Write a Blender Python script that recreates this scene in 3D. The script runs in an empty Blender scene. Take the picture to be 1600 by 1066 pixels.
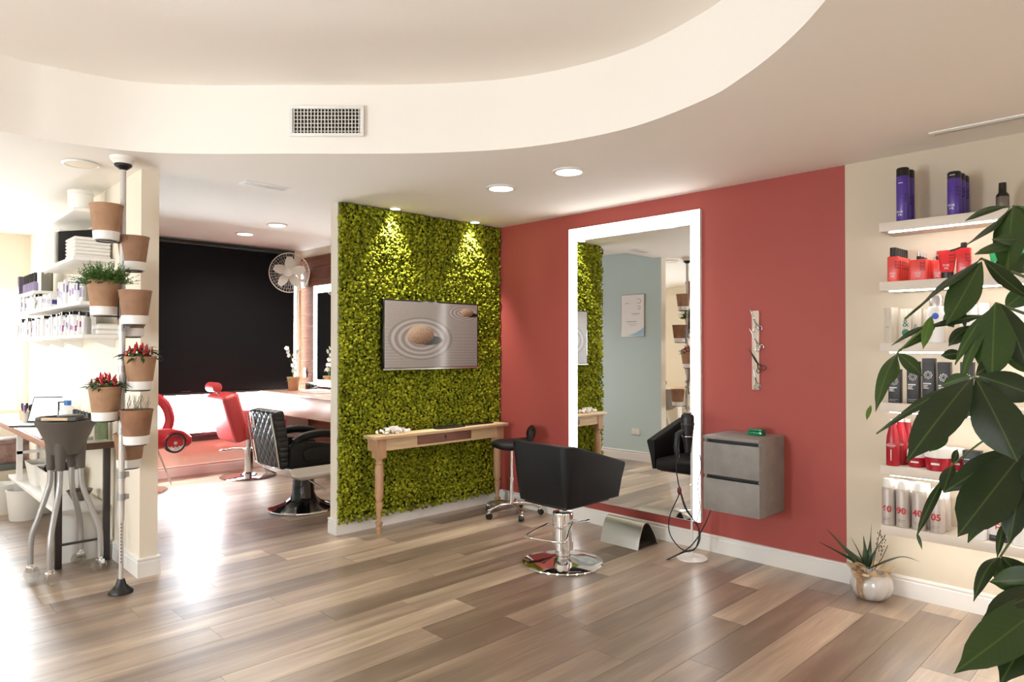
import bpy, bmesh, math, random
import numpy as np
from mathutils import Vector, Matrix

# ------------------------------------------------------------------ camera, world, light
sc = bpy.context.scene
COL = sc.collection
CAM = Vector((-4.5855, -4.8624, 1.5))
FPX, TILT, RZ = 1066.7, math.atan(10.5 / 1066.7), math.radians(-44.42)
cd = bpy.data.cameras.new('camera'); cam = bpy.data.objects.new('camera', cd); COL.objects.link(cam)
cd.sensor_width = 36; cd.lens = 36 * FPX / 1600; cd.clip_start = .05
cam.location = CAM; cam.rotation_euler = (math.pi / 2 + TILT, 0, RZ)
sc.camera = cam
w = bpy.data.worlds.new('overcast_sky'); sc.world = w; w.use_nodes = True
bg = w.node_tree.nodes['Background']; bg.inputs[0].default_value = (.90, .95, 1.0, 1); bg.inputs[1].default_value = 40.0
vs = sc.view_settings
vs.view_transform = 'Standard'; vs.look = 'None'; vs.gamma = 1; vs.use_curve_mapping = False
vs.exposure = 0.38
sc.cycles.max_bounces = 10; sc.cycles.diffuse_bounces = 6; sc.cycles.glossy_bounces = 5
sc.cycles.transparent_max_bounces = 12; sc.cycles.caustics_reflective = False; sc.cycles.caustics_refractive = False
sc.cycles.sample_clamp_indirect = 6; sc.cycles.use_denoising = True
H, HB, HT = 2.673, 2.78, 3.09          # main ceiling, back-room ceiling, raised ceiling
def portal(name, loc, rot, sx, sy):
    d = bpy.data.lights.new(name, 'AREA'); d.shape = 'RECTANGLE'; d.size = sx; d.size_y = sy; d.cycles.is_portal = True
    o = bpy.data.objects.new(name, d); COL.objects.link(o); o.location = loc; o.rotation_euler = rot
PI = math.pi
portal('window_portal', (-1.69, 3.69, 1.49), (-PI / 2, 0, 0), 2.8, 2.05)
portal('window_portal', (-3.575, 3.94, 1.48), (-PI / 2, 0, 0), .55, 1.24)
for y, wy in ((-4.85, .3), (-1.95, .7), (.55, .3), (2.75, .26)):
    portal('window_portal', (-7.34, y, 1.4), (0, -PI / 2, 0), 1.6, wy)
for x in (-5.75, -2.35):
    portal('window_portal', (x, -8.44, 1.25), (PI / 2, 0, 0), .2, 2.1)

# ------------------------------------------------------------------ helpers
rnd = random.Random(7)
_R = Vector((math.cos(RZ), math.sin(RZ), 0)); _F0 = Vector((-math.sin(RZ), math.cos(RZ), 0)); _Z = Vector((0, 0, 1))
_F = _F0 * math.cos(TILT) + _Z * math.sin(TILT); _U = _Z * math.cos(TILT) - _F0 * math.sin(TILT)
def ray(x, y): return _R * ((x - 800) / FPX) + _U * ((533 - y) / FPX) + _F
def at(x, y, d): return CAM + ray(x, y) * d
def onz(x, y, z): r = ray(x, y); return CAM + r * ((z - CAM.z) / r.z)
def onx(x, y, X): r = ray(x, y); return CAM + r * ((X - CAM.x) / r.x)
def ony(x, y, Y): r = ray(x, y); return CAM + r * ((Y - CAM.y) / r.y)
def proj(p):
    v = Vector(p) - CAM; z = v.dot(_F)
    return (800 + FPX * v.dot(_R) / z, 533 - FPX * v.dot(_U) / z, z) if z > .01 else (-1e4, -1e4, z)
def lin(c): c = c / 255; return c / 12.92 if c <= .04045 else ((c + .055) / 1.055) ** 2.4
def rgb(r, g, b): return (lin(r), lin(g), lin(b), 1)

def M(name, col, rough=.5, metal=0, coat=0, emit=None, es=0, bump=None, var=None, trans=0, alpha=1, spec=.5, sheen=0):
    m = bpy.data.materials.new(name); m.use_nodes = True; nt = m.node_tree; b = nt.nodes['Principled BSDF']
    b.inputs['Base Color'].default_value = col; b.inputs['Roughness'].default_value = rough; b.inputs['Metallic'].default_value = metal
    b.inputs['Coat Weight'].default_value = coat; b.inputs['Transmission Weight'].default_value = trans; b.inputs['Alpha'].default_value = alpha
    b.inputs['Specular IOR Level'].default_value = spec; b.inputs['Sheen Weight'].default_value = sheen
    if emit: b.inputs['Emission Color'].default_value = emit; b.inputs['Emission Strength'].default_value = es
    tc = None
    def coords():
        nonlocal tc
        if tc is None: tc = nt.nodes.new('ShaderNodeTexCoord')
        return tc.outputs['Object']
    if var:      # (scale, second colour[, stretch])
        n = nt.nodes.new('ShaderNodeTexNoise'); n.inputs['Scale'].default_value = var[0]; n.inputs['Detail'].default_value = 6; n.inputs['Roughness'].default_value = .65
        src = coords()
        if len(var) > 2:
            mp = nt.nodes.new('ShaderNodeMapping'); mp.inputs['Scale'].default_value = var[2]; nt.links.new(src, mp.inputs[0]); src = mp.outputs[0]
        nt.links.new(src, n.inputs['Vector'])
        r = nt.nodes.new('ShaderNodeValToRGB'); r.color_ramp.elements[0].position = .3; r.color_ramp.elements[1].position = .7
        r.color_ramp.elements[0].color = col; r.color_ramp.elements[1].color = var[1]
        nt.links.new(n.outputs['Fac'], r.inputs[0]); nt.links.new(r.outputs[0], b.inputs['Base Color'])
    if bump:     # (scale, strength)
        n = nt.nodes.new('ShaderNodeTexNoise'); n.inputs['Scale'].default_value = bump[0]; n.inputs['Detail'].default_value = 4
        nt.links.new(coords(), n.inputs['Vector'])
        bp = nt.nodes.new('ShaderNodeBump'); bp.inputs['Strength'].default_value = bump[1]; bp.inputs['Distance'].default_value = .01
        nt.links.new(n.outputs['Fac'], bp.inputs['Height']); nt.links.new(bp.outputs[0], b.inputs['Normal'])
    return m

class MB:
    def __init__(s): s.v = []; s.f = []
    def add(s, vs, fs):
        o = len(s.v); s.v += [tuple(v) for v in vs]; s.f += [tuple(i + o for i in f) for f in fs]; return s
    def box(s, x0, x1, y0, y1, z0, z1):
        return s.add([(x0, y0, z0), (x1, y0, z0), (x1, y1, z0), (x0, y1, z0), (x0, y0, z1), (x1, y0, z1), (x1, y1, z1), (x0, y1, z1)],
                     [(0, 3, 2, 1), (4, 5, 6, 7), (0, 1, 5, 4), (1, 2, 6, 5), (2, 3, 7, 6), (3, 0, 4, 7)])
    def cbox(s, c, d): return s.box(c[0] - d[0] / 2, c[0] + d[0] / 2, c[1] - d[1] / 2, c[1] + d[1] / 2, c[2] - d[2] / 2, c[2] + d[2] / 2)
    def tube(s, pts, r, n=8, closed=False, cap=True):
        P = [Vector(p) for p in pts]; m = len(P); R = r if isinstance(r, (list, tuple)) else [r] * m
        T = []
        for i in range(m):
            a = P[(i - 1) % m] if closed or i > 0 else P[i]; b = P[(i + 1) % m] if closed or i < m - 1 else P[i]
            T.append((b - a).normalized())
        u = T[0].orthogonal().normalized(); rings = []
        for i in range(m):
            u = (u - T[i] * u.dot(T[i])); u = u.normalized() if u.length > 1e-6 else T[i].orthogonal().normalized(); w_ = T[i].cross(u)
            rings.append([P[i] + (u * math.cos(2 * PI * k / n) + w_ * math.sin(2 * PI * k / n)) * R[i] for k in range(n)])
        o = len(s.v); s.v += [tuple(p) for q in rings for p in q]
        for i in range(m if closed else m - 1):
            j = (i + 1) % m
            for k in range(n):
                l = (k + 1) % n; s.f.append((o + i * n + k, o + i * n + l, o + j * n + l, o + j * n + k))
        if cap and not closed: s.f.append(tuple(o + k for k in range(n - 1, -1, -1))); s.f.append(tuple(o + (m - 1) * n + k for k in range(n)))
        return s
    def cyl(s, p0, p1, r0, r1=None, n=16): return s.tube([p0, p1], [r0, r0 if r1 is None else r1], n)
    def lathe(s, prof, n=24, c=(0, 0, 0), closed=False):
        o = len(s.v); idx = []
        for r, z in prof:
            if r < 1e-6: s.v.append((c[0], c[1], c[2] + z)); idx.append([len(s.v) - 1] * n)
            else:
                idx.append(list(range(len(s.v), len(s.v) + n)))
                s.v += [(c[0] + r * math.cos(2 * PI * k / n), c[1] + r * math.sin(2 * PI * k / n), c[2] + z) for k in range(n)]
        pr = list(zip(idx, idx[1:])) + ([(idx[-1], idx[0])] if closed else [])
        for a, b in pr:
            for k in range(n):
                l = (k + 1) % n; q = []
                for t in (a[k], a[l], b[l], b[k]):
                    if t not in q: q.append(t)
                if len(q) > 2: s.f.append(tuple(q))
        return s
    def ell(s, c, r, n=12, m=8):
        pr = [(math.sin(PI * i / m), -math.cos(PI * i / m)) for i in range(m + 1)]; pr[0] = (0, -1); pr[-1] = (0, 1)
        t = MB().lathe(pr, n); return s.add([(c[0] + x * r[0], c[1] + y * r[1], c[2] + z * r[2]) for x, y, z in t.v], t.f)
    def prism(s, out, axis, a, b):
        n = len(out)
        def p(q, t): return {'x': (t, q[0], q[1]), 'y': (q[0], t, q[1]), 'z': (q[0], q[1], t)}[axis]
        return s.add([p(q, a) for q in out] + [p(q, b) for q in out],
                     [tuple(range(n - 1, -1, -1)), tuple(range(n, 2 * n))] + [(i, (i + 1) % n, n + (i + 1) % n, n + i) for i in range(n)])
    def xf(s, m, start=0):
        for i in range(start, len(s.v)): s.v[i] = tuple(m @ Vector(s.v[i]))
        return s
    def mesh(s, name, mat, smooth=None, bevel=0, seg=2):
        me = bpy.data.meshes.new(name); me.from_pydata(s.v, [], s.f)
        bm = bmesh.new(); bm.from_mesh(me)
        bmesh.ops.recalc_face_normals(bm, faces=bm.faces)
        if bevel:
            es = [e for e in bm.edges if len(e.link_faces) == 2 and e.calc_face_angle(0) > .6]
            bmesh.ops.bevel(bm, geom=es, offset=bevel, segments=seg, profile=.5, affect='EDGES', clamp_overlap=True)
        bm.to_mesh(me); bm.free()
        if bevel and smooth is None: smooth = 40
        if smooth: me.shade_smooth(); me.set_sharp_from_angle(angle=math.radians(smooth))
        if mat: me.materials.append(mat)
        return me
    def build(s, name, mat, parent=None, smooth=None, bevel=0, seg=2, loc=None, rot=None, label=None):
        return link(name, s.mesh(name, mat, smooth, bevel, seg), parent, loc, rot, label)
def link(name, me, parent=None, loc=None, rot=None, label=None):
    o = bpy.data.objects.new(name, me); COL.objects.link(o); o.parent = parent
    if loc is not None: o.location = loc
    if rot is not None: o.rotation_euler = rot
    if label: o['label'] = label
    return o
def tag(o, label, cat, group=None, kind=None):
    o['label'] = label; o['category'] = cat
    if group: o['group'] = group
    if kind: o['kind'] = kind
    return o
def thing(name, label, cat, loc=(0, 0, 0), rz=0, group=None, s=1):
    o = bpy.data.objects.new(name, None); COL.objects.link(o); o.empty_display_size = .1
    o.location = loc; o.rotation_euler = (0, 0, rz); o.scale = (s, s, s)
    return tag(o, label, cat, group)
def dup(root, loc, rz=0, label=None, group=None, s=None):
    r = root.copy(); COL.objects.link(r); r.location = loc; r.rotation_euler = (0, 0, rz)
    if s: r.scale = s if isinstance(s, tuple) else (s, s, s)
    if label: r['label'] = label
    if group: r['group'] = group
    for ch in list(root.children):
        c = ch.copy(); COL.objects.link(c); c.parent = r
        for g in ch.children: d = g.copy(); COL.objects.link(d); d.parent = c
    return r
def struct(o): o['kind'] = 'structure'; return o
_txt = {}
def text(s, size, mat, parent, loc, rot=(PI / 2, 0, 0), name='lettering', bold=.0, align='CENTER', sx=1):
    k = (s, size, mat.name, bold, align)
    if k not in _txt:
        c = bpy.data.curves.new('t', 'FONT'); c.body = s; c.size = size; c.align_x = align; c.offset = bold; c.extrude = .0004
        o = bpy.data.objects.new('t', c); me = bpy.data.meshes.new_from_object(o); me.name = 'lettering'
        me.materials.clear(); me.materials.append(mat); bpy.data.objects.remove(o); _txt[k] = me
    o = link(name, _txt[k], parent, loc, rot); o.scale = (sx, 1, 1); return o
def rrect(w_, h_, r, n=5):
    o = []
    for cx, cy, a in ((w_ / 2 - r, h_ / 2 - r, 0), (-w_ / 2 + r, h_ / 2 - r, 90), (-w_ / 2 + r, -h_ / 2 + r, 180), (w_ / 2 - r, -h_ / 2 + r, 270)):
        for k in range(n + 1):
            t = math.radians(a + 90 * k / n); o.append((cx + r * math.cos(t), cy + r * math.sin(t)))
    return o
def spline(P, n=8):
    P = [Vector(p) for p in P]; Q = [P[0] * 2 - P[1]] + P + [P[-1] * 2 - P[-2]]; o = []
    for i in range(1, len(Q) - 2):
        a, b, c, d = Q[i - 1:i + 3]
        for k in range(n):
            t = k / n; o.append(.5 * (2 * b + (c - a) * t + (2 * a - 5 * b + 4 * c - d) * t * t + (3 * b - a - 3 * c + d) * t ** 3))
    return o + [P[-1]]

# ------------------------------------------------------------------ materials
WALLCREAM = M('cream_wall_paint', rgb(236, 226, 208), .75, bump=(60, .03))
CEIL = M('ceiling_paint', rgb(245, 240, 233), .8, bump=(40, .02))
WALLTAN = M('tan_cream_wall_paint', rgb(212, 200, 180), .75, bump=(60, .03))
RED = M('red_wall_paint', rgb(164, 75, 68), .62, bump=(120, .04))
BLUE = M('pale_blue_wall_paint', rgb(190, 209, 207), .7)
TRIM = M('white_gloss_trim', rgb(238, 236, 232), .35)
WHITE = M('white_paint', rgb(240, 238, 234), .4)
WPLAST = M('white_plastic', rgb(238, 236, 230), .3)
CHROME = M('chrome', (.86, .86, .87, 1), .08, 1)
STEEL = M('brushed_steel', (.62, .61, .58, 1), .3, 1)
DSTEEL = M('dark_steel', rgb(70, 66, 66), .45, .6)
GALV = M('grey_metal_tube', rgb(168, 166, 164), .38, .6)
BLACKLEA = M('black_leather', rgb(9, 8, 8), .55, bump=(180, .08), spec=.3)
REDLEA = M('red_leather', rgb(176, 58, 60), .45, bump=(180, .06))
BLACKPL = M('black_plastic', rgb(22, 21, 22), .4)
BLACKGL = M('black_gloss', rgb(14, 14, 16), .12, coat=.5)
GREYPL = M('warm_grey_plastic', rgb(84, 77, 71), .5)
CLEAR = M('clear_acrylic', (1, 1, 1, 1), .05, trans=.9)
LED = M('led_white', (1, 1, 1, 1), .5, emit=(1, .96, .90, 1), es=7)
LEDM = M('led_mirror_border', (1, 1, 1, 1), .5, emit=(1, .97, .93, 1), es=5)
LEDS = M('led_shelf_strip', (1, 1, 1, 1), .5, emit=(1, .97, .93, 1), es=28)
GLASSM = None
def pane_mat(name, tint, gl):
    m = bpy.data.materials.new(name); m.use_nodes = True; nt = m.node_tree; nt.nodes.clear()
    o = nt.nodes.new('ShaderNodeOutputMaterial'); mx = nt.nodes.new('ShaderNodeMixShader'); t = nt.nodes.new('ShaderNodeBsdfTransparent'); g = nt.nodes.new('ShaderNodeBsdfGlossy')
    t.inputs[0].default_value = tint; g.inputs['Roughness'].default_value = .02; mx.inputs[0].default_value = gl
    nt.links.new(t.outputs[0], mx.inputs[1]); nt.links.new(g.outputs[0], mx.inputs[2]); nt.links.new(mx.outputs[0], o.inputs[0]); return m
PANE = pane_mat('window_glass', (.97, .98, .98, 1), .05)
MIRROR = M('mirror_silver', (.93, .94, .94, 1), .0, 1)

# floor laminate: colour differs from plank to plank, grain runs along each plank
def plank_mat():
    m = bpy.data.materials.new('oak_laminate'); m.use_nodes = True; nt = m.node_tree; b = nt.nodes['Principled BSDF']; N = nt.nodes.new; L = nt.links.new
    oi = N('ShaderNodeObjectInfo'); tc = N('ShaderNodeTexCoord')
    off = N('ShaderNodeVectorMath'); off.operation = 'SCALE'; off.inputs['Scale'].default_value = 37
    cb = N('ShaderNodeCombineXYZ'); L(oi.outputs['Random'], cb.inputs[0]); L(oi.outputs['Random'], cb.inputs[1]); L(cb.outputs[0], off.inputs[0])
    ad = N('ShaderNodeVectorMath'); L(tc.outputs['Object'], ad.inputs[0]); L(off.outputs[0], ad.inputs[1])
    def noise(scale, st, det=5, dist=0):
        mp = N('ShaderNodeMapping'); mp.inputs['Scale'].default_value = st; L(ad.outputs[0], mp.inputs[0])
        n = N('ShaderNodeTexNoise'); n.inputs['Scale'].default_value = scale; n.inputs['Detail'].default_value = det; n.inputs['Distortion'].default_value = dist
        L(mp.outputs[0], n.inputs['Vector']); return n.outputs['Fac']
    band = noise(3.2, (.28, 3.0, 1), 2, .3); grain = noise(28, (.12, 2.2, 1), 6, .6); fine = noise(120, (.06, 2, 1), 3)
    knot = noise(4.5, (.55, 1.6, 1), 2, 1.2)
    ramp = N('ShaderNodeValToRGB'); e = ramp.color_ramp.elements
    e[0].position = 0; e[0].color = rgb(116, 98, 83); e[1].position = 1; e[1].color = rgb(206, 187, 162)
    for p, c in ((.3, (140, 120, 103)), (.55, (160, 140, 120)), (.8, (183, 163, 140))):
        x = e.new(p); x.color = rgb(*c)
    def ma(op, a, b_, c_=None):
        n = N('ShaderNodeMath'); n.operation = op
        for i, q in enumerate((a, b_, c_)):
            if q is None: continue
            if isinstance(q, (int, float)): n.inputs[i].default_value = q
            else: L(q, n.inputs[i])
        return n.outputs[0]
    v = ma('MULTIPLY_ADD', oi.outputs['Random'], .72, .08)
    v = ma('ADD', v, ma('MULTIPLY', ma('SUBTRACT', band, .5), 1.35))
    v = ma('ADD', v, ma('MULTIPLY', ma('SUBTRACT', grain, .5), .55))
    v = ma('ADD', v, ma('MULTIPLY', ma('SUBTRACT', fine, .5), .22))
    L(v, ramp.inputs[0])
    kr = N('ShaderNodeValToRGB'); kr.color_ramp.elements[0].position = .69; kr.color_ramp.elements[0].color = (1, 1, 1, 1); kr.color_ramp.elements[1].position = .80; kr.color_ramp.elements[1].color = (.74, .70, .67, 1)
    L(knot, kr.inputs[0])
    mx = N('ShaderNodeMix'); mx.data_type = 'RGBA'; mx.blend_type = 'MULTIPLY'; mx.inputs[0].default_value = 1
    L(ramp.outputs[0], mx.inputs[6]); L(kr.outputs[0], mx.inputs[7]); L(mx.outputs[2], b.inputs['Base Color'])
    L(ma('MULTIPLY_ADD', grain, .10, .31), b.inputs['Roughness']); b.inputs['Specular IOR Level'].default_value = .75; b.inputs['Coat Weight'].default_value = .45; b.inputs['Coat Roughness'].default_value = .3
    bp = N('ShaderNodeBump'); bp.inputs['Strength'].default_value = .06; bp.inputs['Distance'].default_value = .004; L(fine, bp.inputs['Height']); L(bp.outputs[0], b.inputs['Normal'])
    return m
PLANK = plank_mat()
JOINT = M('dark_floor_joint', rgb(70, 56, 46), .7)
def wood(name, a, b_, st=(1, 12, 12), sc_=3, rough=.5): return M(name, rgb(*a), rough, var=(sc_, rgb(*b_), st), bump=(40, .05))
PINE = wood('raw_pine', (190, 160, 122), (215, 189, 150), (1.2, 14, 14))
PINELEG = wood('raw_pine_leg', (172, 130, 98), (196, 160, 124), (14, 14, 1.2))
WALNUT = wood('dark_drawer_wood', (112, 72, 58), (138, 94, 76), (1.2, 16, 16))
CLAD = wood('dark_brown_cladding', (84, 48, 32), (118, 72, 50), (16, 1, 14), 3, .8); CLAD.node_tree.nodes['Principled BSDF'].inputs['Specular IOR Level'].default_value = .15
COUNTER = wood('pale_brown_counter', (178, 142, 124), (204, 172, 154), (12, 1, 12), 3, .35)
TABLEW = wood('dark_table_edge', (88, 62, 50), (108, 80, 64), (12, 1.2, 12))

# ------------------------------------------------------------------ structure
# floor slab + planks (run along X, 0.2 m wide)
floor = struct(MB().box(-7.5, .3, -8.5, 4.1, -.08, -.003).build('floor', JOINT))
PL, PW = 1.38, .2
pm = MB().box(.0008, PL - .0008, .0008, PW - .0008, -.004, 0).mesh('plank', PLANK)
rest = MB(); cand = []
frnd = random.Random(12)
for j in range(-41, 20):
    y0 = -.1 + j * PW; off = frnd.random() * PL
    if j == -6: off = 1.3957          # a plank end lies at x = -2.744
    x = -7.3 - off
    while x < .15:
        if -8.3 < y0 < 3.75:
            pts = [proj((min(max(x + u * PL, -7.2), 0), y0 + v_ * PW, 0)) for u in (0, .25, .5, .75, 1) for v_ in (0, 1)]
            ok = [q for q in pts if q[2] > .5 and -5 < q[0] < 1605 and q[1] < 1075]
            hid = (y0 > 0 and x > -1.7) and (y0 < .2)
            cx, cy = x + PL / 2, y0
            if cy > .1 and -3.3 < cx < -1.9 and False: hid = True
            cand.append((len(ok) > 0 and not hid, min([q[2] for q in pts]), x, y0))
        x += PL
cand.sort(key=lambda t: (not t[0], t[1]))
for i, (vis, d, x, y0) in enumerate(cand):
    if vis and i < 300: link('plank', pm, floor, (x, y0, 0))
    else: rest.box(x + .0008, x + PL - .0008, y0 + .0008, y0 + PW - .0008, -.004, 0)
rp = rest.build('planks', PLANK, floor); rp['kind'] = 'stuff'

def wall_holes(name, axis, c0, c1, a0, a1, z0, z1, holes, mat):
    A = sorted({a0, a1, *[h[0] for h in holes], *[h[1] for h in holes]}); Zs = sorted({z0, z1, *[h[2] for h in holes], *[h[3] for h in holes]})
    m = MB()
    for i in range(len(A) - 1):
        for k in range(len(Zs) - 1):
            ca, cz = (A[i] + A[i + 1]) / 2, (Zs[k] + Zs[k + 1]) / 2
            if any(h[0] < ca < h[1] and h[2] < cz < h[3] for h in holes): continue
            if axis == 'x': m.box(A[i], A[i + 1], c0, c1, Zs[k], Zs[k + 1])
            else: m.box(c0, c1, A[i], A[i + 1], Zs[k], Zs[k + 1])
    return struct(m.build(name, mat))
struct(MB().box(0, .2, -3.236, .14, 0, H).build('wall_right_red', RED))
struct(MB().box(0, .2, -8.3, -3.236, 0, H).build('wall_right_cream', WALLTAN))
struct(MB().box(-1.752, 0, .03, .135, 0, HB).build('wall_partition_moss', WALLCREAM))
wp = struct(MB().box(-3.195, -3.085, .03, 3.8, 0, HB).build('wall_partition_blue', WALLCREAM))
wp.data.materials.append(BLUE)
for p in wp.data.polygons:
    if p.normal.x > .9: p.material_index = 1
struct(MB().box(-.25, 0, .135, 3.75, 0, HB).build('wall_back_room_right', WALLCREAM))
BWIN = (-3.06, -.295, .47, 2.52)
wall_holes('wall_back', 'x', 3.55, 3.70, -3.085, -.25, 0, HB, [BWIN], WALLCREAM)
LWIN = (-3.85, -3.30, .86, 2.1)
wall_holes('wall_left_room_back', 'x', 3.8, 3.95, -7.2, -3.195, 0, H, [LWIN], WALLCREAM)
LH = [(-5.0, -4.7, .6, 2.2), (-2.3, -1.6, .6, 2.2), (.4, .7, .6, 2.2), (2.62, 2.88, .6, 2.2)]
wall_holes('wall_left', 'y', -7.35, -7.2, -8.3, 3.95, 0, H, LH, WALLCREAM)
FH = [(-5.85, -5.65, .2, 2.3), (-2.45, -2.25, .2, 2.3)]
wall_holes('wall_front', 'x', -8.45, -8.3, -7.35, .2, 0, H, FH, WALLCREAM)
nwin = [0]
def window(axis, c, h, cols=1, rows=1, mat=TRIM, fw=.05):
    nwin[0] += 1
    m = MB(); a0, a1, z0, z1 = h; d = .03
    def bar(p, q, r, s_):
        if axis == 'x': m.box(p, q, c - d, c + d, r, s_)
        else: m.box(c - d, c + d, p, q, r, s_)
    bar(a0, a1, z0, z0 + fw); bar(a0, a1, z1 - fw, z1); bar(a0, a0 + fw, z0 + fw, z1 - fw); bar(a1 - fw, a1, z0 + fw, z1 - fw)
    for i in range(1, cols): t = a0 + (a1 - a0) * i / cols; bar(t - fw / 2, t + fw / 2, z0 + fw, z1 - fw)
    for i in range(1, rows): t = z0 + (z1 - z0) * i / rows; bar(a0 + fw, a1 - fw, t - fw / 2, t + fw / 2)
    o = struct(m.build('window_%d' % nwin[0], mat))
    for i in range(cols):
        b0 = a0 + (a1 - a0) * i / cols + fw; b1 = a0 + (a1 - a0) * (i + 1) / cols - fw
        p = MB()
        if axis == 'x': p.box(b0 - .02, b1 + .02, c - .004, c + .004, z0 + .03, z1 - .03)
        else: p.box(c - .004, c + .004, b0 - .02, b1 + .02, z0 + .03, z1 - .03)
        p.build('pane', PANE, o)
    return o
FRDARK = M('dark_window_frame', rgb(74, 58, 60), .4)
window('x', 3.59, BWIN, 3, 1, TRIM, .022)
window('x', 3.87, LWIN, 1, 1, TRIM, .04)
for h in LH: window('y', -7.28, h, 2 if h[1] - h[0] > 2 else 1, 1)
for h in FH: window('x', -8.38, h, 1, 1)
# dark sill board under the back window
sb = struct(MB().box(-3.08, -.255, 3.47, 3.62, .455, .50).box(-3.08, -.255, 3.52, 3.549, .395, .45).build('trim_1', FRDARK, bevel=.004))

# ceilings
ov = [(-3.986, -.288), (-3.693, -.301), (-3.38, -.37), (-3.087, -.571), (-2.673, -.977), (-2.259, -1.383), (-2.0, -1.675), (-1.781, -2.0), (-1.644, -2.376), (-1.60, -2.776), (-1.69, -3.216), (-1.80, -3.438), (-1.93, -3.637), (-2.079, -3.818), (-2.226, -3.966),
      (-2.7, -4.42), (-3.5, -4.95), (-4.5, -5.25), (-5.4, -4.95), (-6.0, -4.1), (-6.2, -3.0), (-6.0, -1.8), (-5.5, -.95), (-4.8, -.45)]
n_ = len(ov); cl = spline([Vector((*p, 0)) for p in ov[-2:] + ov + ov[:2]], 6)
oval = [(p.x, p.y) for p in cl[12:12 + 6 * n_]]
def holed(name, z0, z1, outer, inner, mat):
    bm = bmesh.new()
    def loop(pts, z): vs_ = [bm.verts.new((*p, z)) for p in pts]; return [bm.edges.new((vs_[i], vs_[(i + 1) % len(vs_)])) for i in range(len(vs_))], vs_
    eo, _ = loop(outer, z0); ei, vi = loop(inner, z0)
    bmesh.ops.triangle_fill(bm, edges=eo + ei, use_beauty=True)
    me = bpy.data.meshes.new(name); bm.to_mesh(me); bm.free(); me.materials.append(mat)
    return struct(link(name, me))
out = [(-7.35, -8.45), (.2, -8.45), (.2, .14), (-3.085, .14), (-3.085, 3.95), (-7.35, 3.95)]
holed('ceiling', H, H, out, oval, CEIL)
struct(MB().box(-7.4, .25, -8.5, 4.0, HT + .001, HT + .1).build('ceiling_raised_slab', CEIL))
bm_ = MB()
n_ = len(oval)
bm_.add([(*p, H) for p in oval] + [(*p, HT) for p in oval], [(i, (i + 1) % n_, n_ + (i + 1) % n_, n_ + i) for i in range(n_)])
struct(bm_.build('ceiling_oval_band', CEIL, smooth=50))
struct(MB().add([(*p, HT) for p in oval], [tuple(range(n_))]).build('ceiling_raised', CEIL))
struct(MB().box(-3.085, -.25, .14, 3.55, HB, HB + .06).build('ceiling_back_room', CEIL))
struct(MB().box(-3.085, .2, .136, .142, H, HB).build('trim_2', CEIL))

# baseboards with a rounded top bead
def baseboard(name, pts, hgt=.125, t=.015):
    """pts: polyline on the wall face; board sits to the left of the walking direction"""
    prof = [(0, 0), (t, 0), (t, hgt - .03), (t - .004, hgt - .026), (t - .004, hgt - .018), (t + .002, hgt - .014), (t + .001, hgt - .004), (t - .006, hgt), (0, hgt)]
    P = [Vector((*p, 0)) for p in pts]; m = MB(); n = len(prof); rings = []
    for i, p in enumerate(P):
        d0 = (P[i] - P[i - 1]).normalized() if i else None; d1 = (P[i + 1] - P[i]).normalized() if i < len(P) - 1 else None
        n0 = Vector((-d0.y, d0.x, 0)) if d0 else None; n1 = Vector((-d1.y, d1.x, 0)) if d1 else None
        if n0 and n1: nn = (n0 + n1); nn = nn / max(nn.dot(n0), .2)
        else: nn = n0 or n1
        rings += [tuple(p + nn * a + Vector((0, 0, z))) for a, z in prof]
    fs = []
    for i in range(len(P) - 1):
        for k in range(n): l = (k + 1) % n; fs.append((i * n + k, i * n + l, (i + 1) * n + l, (i + 1) * n + k))
    fs += [tuple(range(n)), tuple(range((len(P) - 1) * n, len(P) * n))]
    m.add(rings, fs); return struct(m.build(name, TRIM, smooth=30))
baseboard('baseboard_right', [(0, -8.3), (0, .03)])
baseboard('baseboard_moss', [(0, .03), (-1.752, .03), (-1.752, .135), (-.26, .135)])
baseboard('baseboard_pillar', [(-3.085, 3.55), (-3.085, .03), (-3.195, .03), (-3.195, 3.8)])
baseboard('baseboard_back', [(-.25, 3.55), (-3.085, 3.55)])
baseboard('baseboard_left', [(-3.195, 3.8), (-7.2, 3.8), (-7.2, -8.3), (0, -8.3)])

# ================================================================== MAIN ROOM
# ---- recessed downlights: trim ring + glowing lens, with the lamp's own light below it
RIM = M('downlight_rim', rgb(236, 234, 230), .35)
def downlight(x, y, z, label, r=.105, energy=11, lens=LED, spot=None, group='recessed ceiling downlights'):
    t = thing('downlight', label, 'ceiling light', (x, y, z), 0, group)
    MB().lathe([(r * .82, -.012), (r, -.009), (r * 1.03, -.004), (r * 1.03, 0), (r * .82, 0)], 32, closed=True).build('rim', RIM, t, smooth=40)
    MB().lathe([(0, -.009), (r * .8, -.009), (r * .82, -.004), (0, -.004)], 32).build('lens', lens, t)
    d = bpy.data.lights.new('downlight_lamp', 'SPOT'); d.energy = energy; d.color = (1, .93, .84)
    if spot: d.spot_size = math.radians(spot[0]); d.spot_blend = spot[1]; d.shadow_soft_size = .02
    else: d.spot_size = math.radians(150); d.spot_blend = .9; d.shadow_soft_size = .08
    o = bpy.data.objects.new('downlight_lamp', d); COL.objects.link(o); o.parent = t; o.location = (0, 0, -.025)
    if spot: o.rotation_euler = spot[2]
    return t
downlight(-1.153, -1.246, H, 'round glowing ceiling downlight nearer the moss wall corner', energy=26)
downlight(-1.155, -1.90, H, 'round glowing ceiling downlight above the lit wall mirror', energy=26)
downlight(-1.372, 1.903, HB, 'round ceiling downlight in the barber room nearer the opening', .1, 110)
downlight(-1.376, 2.685, HB, 'round ceiling downlight in the barber room nearer the black blind', .1, 110)
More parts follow.
